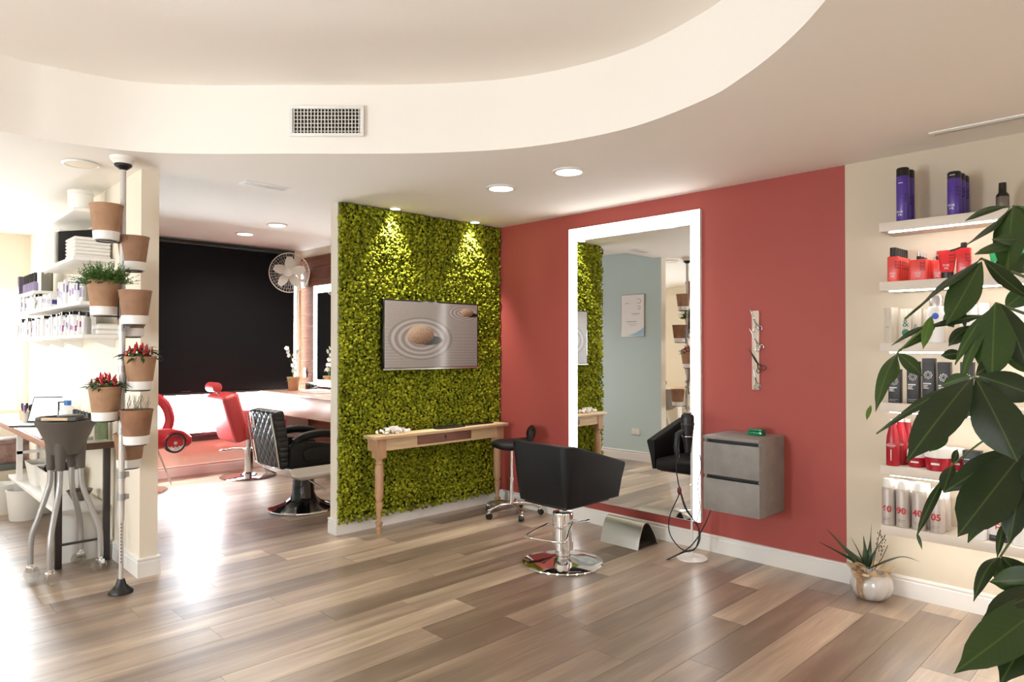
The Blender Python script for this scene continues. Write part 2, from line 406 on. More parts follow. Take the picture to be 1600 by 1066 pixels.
SPOTL = M('led_spot_lens', (1, 1, 1, 1), .5, emit=(1, .95, .8, 1), es=20)
downlight(-1.285, -.10, H, 'small ceiling spot washing the moss above the screen', .05, 105, SPOTL, (72, .75, (math.radians(13), 0, 0)), 'small moss wall spots')
downlight(-.40, -.10, H, 'small ceiling spot washing the moss beside the red wall', .05, 105, SPOTL, (72, .75, (math.radians(13), 0, 0)), 'small moss wall spots')

# ---- air grilles
t = thing('air_grille', 'white louvred air grille set in the curved ceiling band', 'vent')
pa, pb = Vector((-2.674, -.977, 0)), Vector((-2.335, -1.309, 0)); mid = (pa + pb) / 2; ang = math.atan2((pb - pa).y, (pb - pa).x)
t.location = (mid.x, mid.y, 2.865); t.rotation_euler = (0, 0, ang)
W2, H2 = .225, .092
GRD = M('grille_dark', rgb(60, 52, 44), .8)
MB().box(-W2, W2, -.025, -.004, H2 - .018, H2).box(-W2, W2, -.025, -.004, -H2, -H2 + .018).box(-W2, -W2 + .022, -.025, -.004, -H2 + .018, H2 - .018).box(W2 - .022, W2, -.025, -.004, -H2 + .018, H2 - .018).build('frame', TRIM, t, bevel=.003)
MB().box(-W2 + .02, W2 - .02, -.006, .0, -H2 + .016, H2 - .016).build('backing', GRD, t)
sl = MB().box(-.0018, .0018, -.022, -.010, -H2 + .018, H2 - .018).mesh('slat', TRIM)
for k in range(20): link('slat', sl, t, (-W2 + .03 + k * (2 * W2 - .06) / 19, 0, 0))
hs = MB().box(-W2 + .022, W2 - .022, -.0105, -.006, -.0022, .0022).mesh('louvre', TRIM)
for k in range(6): link('louvre', hs, t, (0, 0, -H2 + .034 + k * (2 * H2 - .068) / 5))
t = thing('ceiling_diffuser', 'slim white slot diffuser in the ceiling before the barber room', 'vent', (-2.41, -.098, H))
MB().box(-.17, .17, -.06, -.048, -.008, 0).box(-.17, .17, .048, .06, -.008, 0).box(-.17, -.155, -.048, .048, -.008, 0).box(.155, .17, -.048, .048, -.008, 0).build('frame', TRIM, t)
MB().box(-.155, .155, -.048, .048, -.002, 0).build('backing', GRD, t)
sl = MB().box(-.155, .155, -.009, .009, -.007, -.004).mesh('slat', M('grille_grey', rgb(205, 200, 192), .5))
for k in range(4): link('slat', sl, t, (0, -.036 + k * .024, 0))
t = thing('ceiling_speaker', 'round cream ceiling speaker above the colour bar shelves', 'speaker', (-3.512, .145, H))
MB().lathe([(.1, 0), (.108, -.004), (.106, -.01), (.096, -.013), (.092, -.010)], 32).build('rim', TRIM, t, smooth=40)
MB().lathe([(0, -.012), (.06, -.0125), (.093, -.009), (.093, 0)], 32).build('grille', WALLCREAM, t, smooth=40)
t = thing('ceiling_diffuser', 'narrow pale slot diffuser in the ceiling above the product shelves', 'vent', (-.33, -4.1, H), PI / 2)
MB().box(-.3, .3, -.04, .04, -.008, 0).build('frame', TRIM, t, bevel=.003)
MB().box(-.28, .28, -.012, .012, -.0095, -.007).build('slat', M('grille_grey2', rgb(190, 186, 178), .5), t)

# ---- moss wall
def moss():
    rs = np.random.RandomState(3)
    bm = bmesh.new(); bmesh.ops.create_icosphere(bm, subdivisions=2, radius=1)
    bv = np.array([v.co for v in bm.verts]); bf = np.array([[v.index for v in f.verts] for f in bm.faces]); bm.free()
    xs = np.arange(-1.755, .0, .0165); zs = np.arange(.118, 2.675, .0165)
    gx, gz = np.meshgrid(xs, zs); c = np.stack([gx.ravel(), np.zeros(gx.size), gz.ravel()], 1)
    c[:, 0] += rs.uniform(-.009, .009, len(c)); c[:, 2] += rs.uniform(-.009, .009, len(c))
    lump = np.sin(c[:, 0] * 31 + 2 * np.sin(c[:, 2] * 17)) * np.sin(c[:, 2] * 37 + 2 * np.sin(c[:, 0] * 23))
    c[:, 1] = .003 - rs.uniform(0, .034, len(c)) - .006 * lump
    c[:, 2] = np.where(c[:, 2] < .16, c[:, 2] - rs.uniform(-.01, .03, len(c)), c[:, 2])
    c[:, 2] = np.minimum(c[:, 2], 2.655); c[:, 0] = np.minimum(c[:, 0], -.018)
    n = len(c); r = rs.uniform(.0072, .0150, (n, 1)) * rs.uniform(.75, 1.25, (n, 3))
    k = len(bv); rad = rs.uniform(.62, 1.32, (n, k, 1))
    V = c[:, None, :] + bv[None] * rad * r[:, None, :]
    V[:, :, 2] = np.minimum(V[:, :, 2], H - .002); V[:, :, 0] = np.minimum(V[:, :, 0], -.003); V[:, :, 1] = np.minimum(V[:, :, 1], .029)
    Fc = bf[None] + (np.arange(n) * k)[:, None, None]
    me = bpy.data.meshes.new('moss')
    V = V.reshape(-1, 3); Fc = Fc.reshape(-1, 3)
    me.vertices.add(len(V)); me.vertices.foreach_set('co', V.ravel().astype(np.float32))
    me.loops.add(Fc.size); me.loops.foreach_set('vertex_index', Fc.ravel().astype(np.int32))
    me.polygons.add(len(Fc)); me.polygons.foreach_set('loop_start', np.arange(0, Fc.size, 3, dtype=np.int32)); me.update(calc_edges=True)
    m = bpy.data.materials.new('reindeer_moss'); m.use_nodes = True; nt = m.node_tree; b = nt.nodes['Principled BSDF']
    g = nt.nodes.new('ShaderNodeNewGeometry'); rp_ = nt.nodes.new('ShaderNodeValToRGB'); e = rp_.color_ramp.elements
    e[0].color = rgb(92, 96, 14); e[1].color = rgb(176, 180, 48); x = e.new(.5); x.color = rgb(136, 142, 24)
    tc = nt.nodes.new('ShaderNodeTexCoord'); no = nt.nodes.new('ShaderNodeTexNoise'); no.inputs['Scale'].default_value = 5; nt.links.new(tc.outputs['Object'], no.inputs['Vector'])
    ma = nt.nodes.new('ShaderNodeMath'); ma.operation = 'MULTIPLY_ADD'; ma.inputs[1].default_value = .7; nt.links.new(g.outputs['Random Per Island'], ma.inputs[0])
    m2 = nt.nodes.new('ShaderNodeMath'); m2.operation = 'MULTIPLY_ADD'; m2.inputs[1].default_value = .9; m2.inputs[2].default_value = -.3; nt.links.new(no.outputs['Fac'], m2.inputs[0]); nt.links.new(m2.outputs[0], ma.inputs[2])
    nt.links.new(ma.outputs[0], rp_.inputs[0]); nt.links.new(rp_.outputs[0], b.inputs['Base Color']); b.inputs['Roughness'].default_value = .85
    b.inputs['Specular IOR Level'].default_value = .2
    me.materials.append(m)
    ob = link('moss_wall', me); MB().box(-1.74, -.004, .008, .0295, .13, H - .003).build('backing_board', M('moss_backing', rgb(58, 66, 20), .9), ob)
    return tag(ob, 'bright green preserved moss covering the partition wall behind the screen', 'moss wall', kind='stuff')
moss()

# ---- wall screen with the raked-sand picture
class X:      # tiny expression helper for shader maths
    nt = None
    def __init__(s, o): s.o = o
    @staticmethod
    def op(name, *a):
        n = X.nt.nodes.new('ShaderNodeMath'); n.operation = name
        for i, q in enumerate(a):
            if isinstance(q, X): X.nt.links.new(q.o, n.inputs[i])
            else: n.inputs[i].default_value = q
        return X(n.outputs[0])
    def __add__(s, b): return X.op('ADD', s, b)
    def __sub__(s, b): return X.op('SUBTRACT', s, b)
    def __mul__(s, b): return X.op('MULTIPLY', s, b)
    __radd__ = __add__; __rmul__ = __mul__
    def __rsub__(s, b): return X.op('SUBTRACT', b, s)
def sstep(x, a, b):
    n = X.nt.nodes.new('ShaderNodeMapRange'); n.interpolation_type = 'SMOOTHSTEP'; X.nt.links.new(x.o, n.inputs[0]); n.inputs[1].default_value = a; n.inputs[2].default_value = b; return X(n.outputs[0])
def mixc(f, a, b):
    n = X.nt.nodes.new('ShaderNodeMix'); n.data_type = 'RGBA'; X.nt.links.new(f.o, n.inputs[0])
    for i, q in ((6, a), (7, b)):
        if isinstance(q, X): X.nt.links.new(q.o, n.inputs[i])
        else: n.inputs[i].default_value = q
    return X(n.outputs[2])
def screen_mat():
    m = bpy.data.materials.new('raked_sand_picture'); m.use_nodes = True; nt = m.node_tree; X.nt = nt; b = nt.nodes['Principled BSDF']
    tc = nt.nodes.new('ShaderNodeTexCoord'); sp = nt.nodes.new('ShaderNodeSeparateXYZ'); nt.links.new(tc.outputs['Object'], sp.inputs[0])
    u = X(sp.outputs[0]) * (1 / 1.02); v = X(sp.outputs[2]) * (1 / .565)          # -.5 .. .5
    ns = nt.nodes.new('ShaderNodeTexNoise'); ns.inputs['Scale'].default_value = 180; nt.links.new(tc.outputs['Object'], ns.inputs['Vector']); grain = X(ns.outputs['Fac'])
    def dist(cx, cy, rx, ry): return X.op('SQRT', X.op('POWER', (u - cx) * (1 / rx), 2) + X.op('POWER', (v - cy) * (1 / ry), 2))
    d1 = dist(-.13, -.06, .34, .33); d2 = dist(.33, .36, .17, .13)
    stripes = X.op('SINE', X.op('POWER', .62 - v, 1.6) * 95) * sstep(v, .25, -.2)
    r1 = X.op('SINE', d1 * 31); r2 = X.op('SINE', d2 * 24)
    in1 = sstep(d1, 1.02, .98); in2 = sstep(d2, 1.02, .95)
    h = stripes * .35; h = h + (r1 - h) * in1; h = h + (r2 - h) * in2
    val = .46 + h * .13 + (grain - .5) * .18 + v * .10 - u * .14
    cr = nt.nodes.new('ShaderNodeValToRGB'); cr.color_ramp.elements[0].color = rgb(40, 36, 34); cr.color_ramp.elements[1].color = rgb(238, 230, 224); x = cr.color_ramp.elements.new(.5); x.color = rgb(152, 145, 140)
    nt.links.new(val.o, cr.inputs[0]); col = X(cr.outputs[0])
    def stone(col, cx, cy, rx, ry, shx):
        ds = dist(cx + shx, cy - ry * .55, rx * 1.15, ry * .55); col = mixc(sstep(ds, 1.05, .75), col, rgb(34, 28, 24))
        dd = dist(cx, cy, rx, ry); n2 = nt.nodes.new('ShaderNodeTexNoise'); n2.inputs['Scale'].default_value = 60; nt.links.new(tc.outputs['Object'], n2.inputs['Vector'])
        lit = X.op('ADD', .62 + (v - cy) * (.4 / ry), (cx - u) * (.32 / rx)) + (X(n2.outputs['Fac']) - .5) * .5
        c2 = nt.nodes.new('ShaderNodeValToRGB'); c2.color_ramp.elements[0].color = rgb(50, 36, 26); c2.color_ramp.elements[1].color = rgb(198, 172, 148); y = c2.color_ramp.elements.new(.5); y.color = rgb(140, 110, 86)
        nt.links.new(lit.o, c2.inputs[0]); return mixc(sstep(dd, 1.03, .97), col, X(c2.outputs[0]))
    col = stone(col, -.135, .0, .14, .15, .085); col = stone(col, .375, .37, .075, .07, .06)
    nt.links.new(col.o, b.inputs['Base Color']); nt.links.new(col.o, b.inputs['Emission Color']); b.inputs['Emission Strength'].default_value = .10
    b.inputs['Roughness'].default_value = .12; b.inputs['Specular IOR Level'].default_value = .5
    return m
t = thing('television', 'flat screen showing stones in raked sand hung on the moss wall', 'television', (-.8755, -.045, 1.612))
MB().box(-.525, .525, -.045, .0, -.295, .295).build('casing', BLACKGL, t, bevel=.006)
MB().box(-.51, .51, -.0475, -.0445, -.2825, .2825).build('display', screen_mat(), t)
MB().box(-.525, .525, -.052, -.045, -.300, -.288).build('lower_bezel', STEEL, t, bevel=.001)
MB().box(-.2, .2, .0, .055, -.15, .15).build('wall_bracket', DSTEEL, t)

# ---- console table on turned legs
t = thing('console_table', 'narrow raw pine console table on turned legs against the moss wall', 'table', (-.83, -.13, 0))
MB().box(-.735, .735, -.105, .075, .765, .79).build('table_top', PINE, t, bevel=.003)
MB().box(-.64, -.30, -.07, -.05, .665, .765).build('front_rail', PINE, t); MB().box(.30, .64, -.07, -.05, .665, .765).build('front_rail', PINE, t)
MB().box(-.30, .30, -.07, -.055, .665, .682).build('lower_rail', PINE, t)
MB().box(-.70, .70, .05, .065, .665, .765).build('back_rail', PINE, t)
for s in (-1, 1): MB().box(s * .69 - .01, s * .69 + .01, -.035, .05, .665, .765).build('end_rail', PINELEG, t)
dr = MB().box(-.295, .295, -.073, -.04, .684, .762).build('drawer', WALNUT, t, bevel=.002)
MB().tube([(0, -.075, .735), (0, -.081, .731), (.0, -.083, .715), (0, -.078, .708)], .004, 6).box(-.008, .008, -.0755, -.073, .722, .742).build('drawer_pull', DSTEEL, dr)
lp = [(.0, 0), (.020, 0), (.022, .03), (.026, .034), (.026, .05), (.020, .056), (.030, .078), (.031, .09), (.017, .100), (.015, .115), (.018, .15), (.026, .20), (.031, .235), (.030, .25), (.022, .255), (.024, .265), (.033, .285), (.035, .30), (.036, .52), (.033, .545), (.024, .555), (.031, .57), (.024, .585), (.033, .60), (.033, .615)]
for sx in (-.655, .655):
    m = MB().lathe(lp, 20, (sx, -.035, 0)).box(sx - .042, sx + .042, -.077, .007, .61, .766); m.build('leg', PINELEG, t, smooth=35)
# things on the console
t = thing('garland', 'heap of small white porcelain flowers on the console table', 'decoration', (-1.33, -.135, .79))
gr = random.Random(4); petal = MB()
for a in range(5):
    an = a * 2 * PI / 5; petal.ell((.011 * math.cos(an), .011 * math.sin(an), .002), (.009, .006, .004), 6, 4) if False else petal.ell((.010 * math.cos(an), .010 * math.sin(an), .002), (.0075, .0075, .004), 6, 4)
pmsh = petal.mesh('flower', M('white_porcelain', rgb(238, 236, 234), .25), smooth=60)
for k in range(55):
    x = gr.gauss(0, .075); x = max(-.16, min(.16, x)); y = gr.uniform(-.045, .045); z = .013 + gr.random() * .045 * max(0, 1 - abs(x) / .17)
    link('flower', pmsh, t, (x, y, z), (gr.uniform(-1.2, 1.2), gr.uniform(-1.2, 1.2), gr.random() * 6))
t = thing('tray', 'flat black oval tray lying on the console table', 'tray', (-.73, -.135, .79))
o_ = [(.165 * math.copysign(abs(math.cos(a)) ** .6, math.cos(a)), .062 * math.copysign(abs(math.sin(a)) ** .6, math.sin(a))) for a in [2 * PI * k / 40 for k in range(40)]]
MB().prism(o_, 'z', 0, .008).build('base', BLACKPL, t, bevel=.002)
m = MB(); m.tube([(x, y, .010) for x, y in o_], .004, 6, closed=True); m.build('rim', BLACKPL, t, smooth=60)
t = thing('keyboard', 'slim black keyboard on the console beside the red wall', 'keyboard', (-.37, -.10, .79))
MB().box(-.16, .16, -.05, .05, 0, .010).build('body', BLACKPL, t, bevel=.003)
kk = MB().box(-.0085, .0085, -.0075, .0075, .010, .014).mesh('key', BLACKGL)
for i in range(12):
    for j in range(4): link('key', kk, t, (-.142 + i * .0255, -.033 + j * .021, 0))

# ---- saddle stool
t = thing('saddle_stool', 'black padded wheeled stool with low curved back by the red wall', 'stool', (-.285, -.47, 0), math.radians(-134))
def pad(cx, cy, cz, rx, ry, rz, p=2.6, n=28, m_=10):
    vs_ = []; fs = []
    for i in range(m_ + 1):
        ph = -PI / 2 + PI * i / m_; c = abs(math.cos(ph)) ** (2 / p); s_ = math.copysign(abs(math.sin(ph)) ** (2 / p), math.sin(ph))
        for k in range(n):
            th = 2 * PI * k / n
            vs_.append((cx + rx * c * math.cos(th), cy + ry * c * math.sin(th), cz + rz * s_))
    for i in range(m_):
        for k in range(n): l = (k + 1) % n; fs.append((i * n + k, i * n + l, (i + 1) * n + l, (i + 1) * n + k))
    return vs_, fs
v_, f_ = pad(0, 0, 0, .195, .185, .042)
v_ = [(x, y, .635 + z + .045 * (y / .18) ** 2 * (1 if y > 0 else .1) - .012 * (x / .19) ** 2) for x, y, z in v_]
MB().add(v_, f_).build('seat', BLACKLEA, t, smooth=60)
m = MB()      # low back roll hugging the rear of the seat
rows = []
for k in range(17):
    a = math.radians(30 + 120 * k / 16); e_ = abs(k - 8) / 8
    rows.append(Vector((.19 * math.cos(a), .15 * math.sin(a) + .045, .70 + .04 * (1 - e_ * e_))))
m.tube(rows, [.012 + .036 * math.sqrt(max(0, 1 - (abs(k - 8) / 8) ** 2.4)) for k in range(17)], 12); m.xf(Matrix.Translation((0, .17, .72)) @ Matrix.Diagonal((1, .62, 1.25, 1)) @ Matrix.Translation((0, -.17, -.72))).build('backrest', BLACKLEA, t, smooth=70)
MB().cyl((0, 0, .32), (0, 0, .60), .013).build('piston', CHROME, t, smooth=40)
MB().cyl((0, 0, .09), (0, 0, .33), .022, .020).cyl((0, 0, .325), (0, 0, .338), .024).build('column', CHROME, t, smooth=40)
MB().lathe([(0, .575), (.05, .58), (.10, .588), (.10, .60), (0, .60)], 20).build('seat_plate', BLACKPL, t)
sm_arm = MB().tube(spline([(.02, 0, .10), (.10, 0, .105), (.2, 0, .09), (.262, 0, .068)], 5), [.017] * 8 + [.013] * 8, 10).mesh('leg', CHROME, 60)
cw = MB().cyl((-.009, 0, .026), (.009, 0, .026), .026, n=18).cyl((-.024, 0, .026), (-.012, 0, .026), .026, n=18).mesh('caster', BLACKPL, 40)
ck = MB().box(-.012, .010, -.012, .018, .03, .058).cyl((0, .0, .05), (0, 0, .085), .008, n=10).mesh('fork', CHROME, bevel=.003)
for k in range(5):
    a = 2 * PI * k / 5 + .35; lg = link('leg', sm_arm, t, (0, 0, 0), (0, 0, a))
    c1 = link('caster', cw, t, (.258 * math.cos(a), .258 * math.sin(a), 0), (0, 0, a + .8 + k)); link('fork', ck, c1)

# ---- black tub styling chair
t = thing('styling_chair', 'black upholstered tub styling chair on a chrome disc base facing the mirror', 'chair', (-.99, -1.70, 0))
def tub(zb, zback, zfront, x0, x1, hw, th, r, taper, roll=.018):
    """U-shaped shell open to +x"""
    path = []; L_ = x1 - x0
    for k in range(9): path.append((x1 - (L_ - r) * k / 8, -hw, 0, -1))
    for k in range(1, 9):
        a = math.radians(270 - 90 * k / 8); path.append((x0 + r + r * math.cos(a), -hw + r + r * math.sin(a), math.cos(a), math.sin(a)))
    for k in range(1, 9): path.append((x0, -hw + r + (2 * hw - 2 * r) * k / 9, -1, 0))
    for k in range(0, 9):
        a = math.radians(180 - 90 * k / 8); path.append((x0 + r + r * math.cos(a), hw - r + r * math.sin(a), math.cos(a), math.sin(a)))
    for k in range(1, 9): path.append((x0 + r + (L_ - r) * k / 8, hw, 0, 1))
    vs_ = []; n = 0
    for x, y, nx, ny in path:
        f = (x - x0) / L_; s_ = min(1, max(0, (f - .13) / .87)); zt = zback + (zfront - zback) * (s_ ** 1.05)
        pr = [(-taper, zb), (-taper * .6, zb + .12), (0, zt - roll), (-.006, zt - .004), (-roll, zt), (-th + roll, zt), (-th + .006, zt - .004), (-th, zt - roll), (-th - .0, zb + .14), (-th - .0, zb + .02), (-taper - .02, zb)]
        n = len(pr)
        for d, z in pr:
            fx = x + nx * d + (taper * .25 * (1 - (z - zb) / (zt - zb)) * -1 if abs(ny) > .5 and f > .5 else 0)
            vs_.append((fx, y + ny * d, z))
    fs = []
    m_ = len(path)
    for i in range(m_ - 1):
        for k in range(n): l = (k + 1) % n; fs.append((i * n + k, i * n + l, (i + 1) * n + l, (i + 1) * n + k))
    fs += [tuple(range(n)), tuple(range((m_ - 1) * n, m_ * n))]
    return MB().add(vs_, fs)
tub(.435, .845, .69, -.225, .395, .28, .075, .085, .05).xf(Matrix.Translation((0, .035, 0))).build('shell', BLACKLEA, t, smooth=45)
MB().box(-.15, .385, -.175, .245, .425, .53).build('seat_cushion', BLACKLEA, t, bevel=.03, seg=4)
MB().box(-.15, .32, -.16, .23, .41, .437).build('seat_base', BLACKPL, t, bevel=.008)
MB().lathe([(.0, .41), (.045, .41), (.045, .395), (.03, .39), (.03, .36), (.07, .355), (.072, .345), (.072, .10), (.05, .095), (.05, .03)], 32).build('column', CHROME, t, smooth=35)
MB().lathe([(0, 0), (.28, 0), (.284, .006), (.282, .014), (.27, .02), (.18, .032), (.10, .044), (.055, .056), (.055, .03), (0, .03)], 64).build('base_disc', CHROME, t, smooth=35)
ring = [(-.02, .12, .255), (-.16, .115, .235), (-.27, .09, .225), (-.30, .06, .225), (-.285, -.03, .225), (-.24, -.17, .225), (-.20, -.20, .23), (-.10, -.14, .26), (.0, -.085, .285), (.03, -.075, .285)]
MB().tube(spline(ring, 5), .0075, 8).build('foot_bar', CHROME, t, smooth=60)
MB().cyl((0, -.06, .29), (.10, -.13, .295), .008, n=10).ell((.11, -.137, .296), (.018, .018, .014), 10, 6).build('pump_lever', CHROME, t, smooth=60)

# ---- curved steel footrest
t = thing('footrest', 'brushed steel folded footrest under the wall mirror', 'footrest', (-.245, -1.725, 0))
prof = spline([Vector((-.135, 0, 0)), Vector((-.11, 0, .09)), Vector((-.075, 0, .165)), Vector((-.03, 0, .19)), Vector((.02, 0, .165)), Vector((.08, 0, .09)), Vector((.13, 0, 0))], 6)
up = [(p.x, p.z) for p in prof]; inn = [(p.x * .96, max(0, p.z - .006)) for p in prof]
MB().prism(up + inn[::-1], 'y', -.175, .175).build('folded_plate', M('footrest_steel', (.56, .55, .51, 1), .32, 1, bump=(25, .02)), t, smooth=35)
MB().box(-.10, .10, -.16, -.15, .0, .01).box(-.10, .10, .15, .16, .0, .01).build('cross_bar', DSTEEL, t)

# ---- wall mirror with a lit border
t = thing('lit_mirror', 'tall wall mirror with a glowing white border on the red wall', 'mirror', (-.007, -1.578, 0), .0098)
MB().box(-.03, 0, -.637, .637, .20, 2.536).build('back_box', WHITE, t)
MB().box(-.036, -.031, -.558, .54, .205, 2.425).build('glass', MIRROR, t)
MB().box(-.038, -.031, .545, .632, .205, 2.531).build('light_border', LEDM, t, label='glowing frosted border')
MB().box(-.038, -.031, -.632, -.562, .205, 2.531).build('light_border', LEDM, t, label='glowing frosted border')
MB().box(-.038, -.031, -.562, .545, 2.43, 2.531).build('light_border', LEDM, t, label='glowing frosted border')

# ---- hair dryer on a floor stand
t = thing('dryer_stand', 'thin white floor stand on a round foot before the mirror edge', 'stand', (-.262, -2.279, 0))
MB().lathe([(0, 0), (.105, 0), (.11, .005), (.105, .011), (.03, .016), (.012, .02), (0, .02)], 40).build('foot', WPLAST, t, smooth=40)
MB().cyl((0, 0, .015), (0, 0, .86), .008, n=12).build('pole', WPLAST, t, smooth=40)
MB().tube([(.038 * math.cos(a) - .02, .038 * math.sin(a) + .02, .87) for a in [2 * PI * k / 20 for k in range(20)]], .005, 8, closed=True).build('holder_ring', CHROME, t, smooth=60)
t = thing('hair_dryer', 'black hair dryer standing nozzle down in the white floor stand', 'hair dryer', (-.282, -2.259, .755), s=1.3)
MB().lathe([(0, .0), (.016, .0), (.019, .03), (.024, .06), (.028, .075), (.030, .10), (.034, .13), (.036, .185), (.034, .20), (.028, .208), (0, .21)], 24).build('barrel', BLACKPL, t, smooth=40)
MB().lathe([(.0365, .148), (.0375, .152), (.0375, .158), (.0365, .162)], 24).build('trim_ring', DSTEEL, t)
MB().lathe([(0, .21), (.022, .2105), (.027, .214), (.020, .219), (0, .22)], 18).build('rear_grille', GREYPL, t, smooth=50)
MB().tube([(-.02, .01, .12), (-.05, .03, .10), (-.06, .035, .03), (-.055, .03, -.03)], [.016, .017, .014, .011], 12).build('handle', BLACKPL, t, smooth=60)
t = thing('power_cord', 'black looping hair dryer cord hanging beside the white stand', 'cord', (-.262, -2.279, 0))
cord = [(-.075, .05, .76), (-.09, .07, .66), (-.08, .06, .54), (-.08, .05, .47), (-.13, .10, .30), (-.12, .10, .17), (-.07, .03, .07), (-.01, -.04, .09), (.02, -.05, .2), (-.04, .02, .36), (-.075, .05, .50), (-.04, .03, .36), (.02, -.04, .22), (.0, -.03, .08), (-.06, .03, .05), (-.15, .10, .006), (-.13, .10, .006), (-.02, .0, .09), (.10, -.04, .22), (.17, -.09, .42)]
MB().tube(spline(cord, 6), .0042, 6).build('cable', BLACKPL, t, smooth=60)
MB().ell((-.078, .052, .485), (.016, .016, .03), 10, 6).build('cord_clip', M('dark_red_clip', rgb(96, 24, 26), .4), t, smooth=60)
cord2 = [(-.015, -.01, .86), (.02, -.03, .80), (.045, -.05, .66), (.03, -.03, .52), (.045, -.04, .36), (.02, -.02, .25)]
MB().tube(spline(cord2, 6), .0035, 6).build('cable', BLACKPL, t, smooth=60)

# ---- floating drawer cabinet
CONC = M('concrete_laminate', rgb(126, 122, 119), .6, var=(7, rgb(148, 143, 139)), bump=(50, .06))
t = thing('floating_cabinet', 'grey concrete look floating cabinet with two drawers on the red wall', 'cabinet', (0, -2.636, .395))
MB().box(-.375, -.002, -.2, .2, .487, .508).box(-.355, -.002, -.2, -.184, 0, .487).box(-.355, -.002, .184, .2, 0, .487).box(-.355, -.002, -.184, .184, 0, .016).build('carcass', CONC, t, bevel=.001)
MB().box(-.02, -.003, -.184, .184, .016, .487).box(-.34, -.02, -.184, .184, .228, .236).box(-.325, -.32, -.184, .184, .016, .487).build('inner_panel', BLACKPL, t)
for z in (.002, .245): MB().box(-.375, -.357, -.2, .2, z, z + .218).build('drawer', CONC, t, bevel=.0015)
t = thing('hair_wax_tin', 'small green clear box on the floating grey cabinet', 'container', (-.13, -2.70, .903))
GRN = M('green_clear_plastic', rgb(24, 140, 92), .15, trans=.3)
MB().box(-.032, .032, -.05, .05, 0, .028).build('body', GRN, t, bevel=.004); MB().box(-.034, .034, -.052, .052, .03, .044).build('lid', M('green_lid', rgb(40, 160, 110), .15, trans=.4), t, bevel=.004)

# ---- scissors board
BIRCH = M('pale_birch_strip', rgb(232, 216, 200), .5, var=(12, rgb(208, 186, 166), (3, 3, 1)))
b_ = MB().box(-.018, -.001, -.026, .026, -.277, .277).build('magnetic_strip', BIRCH, None, bevel=.003, loc=(0, -2.638, 1.483))
tag(b_, 'narrow pale magnetic scissor strip mounted upright on the red wall', 'tool holder')
def scissors(label, z, y, tilt, mat, s=1.0, comb=False):
    t = thing('scissors', label, 'scissors', (-.0215, y, z), 0, 'scissors on the magnetic strip', s)
    t.rotation_euler = (tilt, 0, 0)
    for sg in (-1, 1):
        m = MB().add([(0, sg * .001, .085), (0, sg * .007, .0), (0, sg * .004, -.03), (0, -sg * .004, -.03), (0, -sg * .002, 0), (-.003, sg * .001, .085), (-.003, sg * .007, 0), (-.003, sg * .004, -.03), (-.003, -sg * .004, -.03), (-.003, -sg * .002, 0)],
                     [(0, 1, 2, 3, 4), (9, 8, 7, 6, 5), (0, 5, 6, 1), (1, 6, 7, 2), (2, 7, 8, 3), (3, 8, 9, 4), (4, 9, 5, 0)])
        bl = m.build('blade', mat, t)
        MB().tube([(-.002, 0, -.03), (-.002, sg * .012, -.055), (-.002, sg * .015, -.062)], .003, 6).tube([(-.002, sg * .019 + .014 * math.cos(a), -.076 + .014 * math.sin(a)) for a in [2 * PI * k / 14 for k in range(14)]], .0026, 6, closed=True).build('finger_loop', mat, bl, smooth=60)
    MB().cyl((-.006, 0, -.005), (0, 0, -.005), .005, n=10).build('pivot_screw', DSTEEL, t)
SS = M('scissor_steel', (.35, .34, .33, 1), .25, 1)
scissors('topmost open steel scissors on the pale magnetic strip', 1.70, -2.631, math.radians(-22), SS)
scissors('steel scissors second from the top on the pale magnetic strip', 1.565, -2.636, math.radians(-28), SS)
scissors('black scissors third from the top on the pale magnetic strip', 1.42, -2.638, math.radians(-32), M('black_steel', rgb(30, 28, 28), .35, .5), 1.1)
scissors('lowest steel scissors on the pale magnetic strip', 1.29, -2.64, math.radians(-12), SS, .85)

# ---- things only the mirror shows: certificate and socket on the pale blue wall
t = thing('certificate', 'framed white certificate with pale blue corner on the blue wall', 'certificate', (-3.084, .46, 1.93), PI / 2)
MB().box(-.187, .187, -.014, 0, -.282, .282).build('frame', STEEL, t, bevel=.002)
MB().box(-.178, .178, -.0155, -.0145, -.273, .273).build('paper', M('certificate_paper', rgb(240, 240, 238), .3), t)
INKG = M('grey_ink', rgb(96, 98, 100), .6); PBLUE = M('pale_blue_print', rgb(160, 205, 222), .5)
cp = [(-.176, -.271)] + [(-.176 + .352 * k / 12, -.271 + .11 * (k / 12) ** 2.2) for k in range(13)] + [(.176, -.271)]
MB().prism([(-x, z) for x, z in cp], 'y', -.0162, -.0156).build('printed_corner', PBLUE, t)
for r_, cx, cz in ((.030, -.10, .19), (.022, -.10, .10)): MB().tube([(cx + r_ * math.cos(a), -.016, cz + r_ * math.sin(a)) for a in [1.6 * PI * k / 20 + .6 for k in range(21)]], .0022, 5).build('printed_emblem', INKG, t)
MB().box(-.12, .02, -.0163, -.0156, .022, .027).box(-.09, .0, -.0163, -.0156, .006, .009).box(-.06, .10, -.0163, -.0156, -.085, -.079).box(-.08, .08, -.0163, -.0156, -.112, -.109).box(-.05, .06, -.0163, -.0156, -.135, -.132).box(.06, .12, -.0163, -.0156, .16, .165).build('printed_lines', INKG, t)
t = thing('wall_socket', 'white wall socket low on the pale blue wall', 'socket', (-3.084, .42, .383), PI / 2)
MB().box(-.06, .06, -.010, 0, -.04, .04).build('plate', WPLAST, t, bevel=.003)
MB().lathe([(.020, 0), (.022, -.003), (.024, 0)], 20).xf(Matrix.Rotation(PI / 2, 4, 'X')).xf(Matrix.Translation((0, -.011, 0))).build('outlet_ring', M('socket_grey', rgb(190, 188, 184), .4), t)

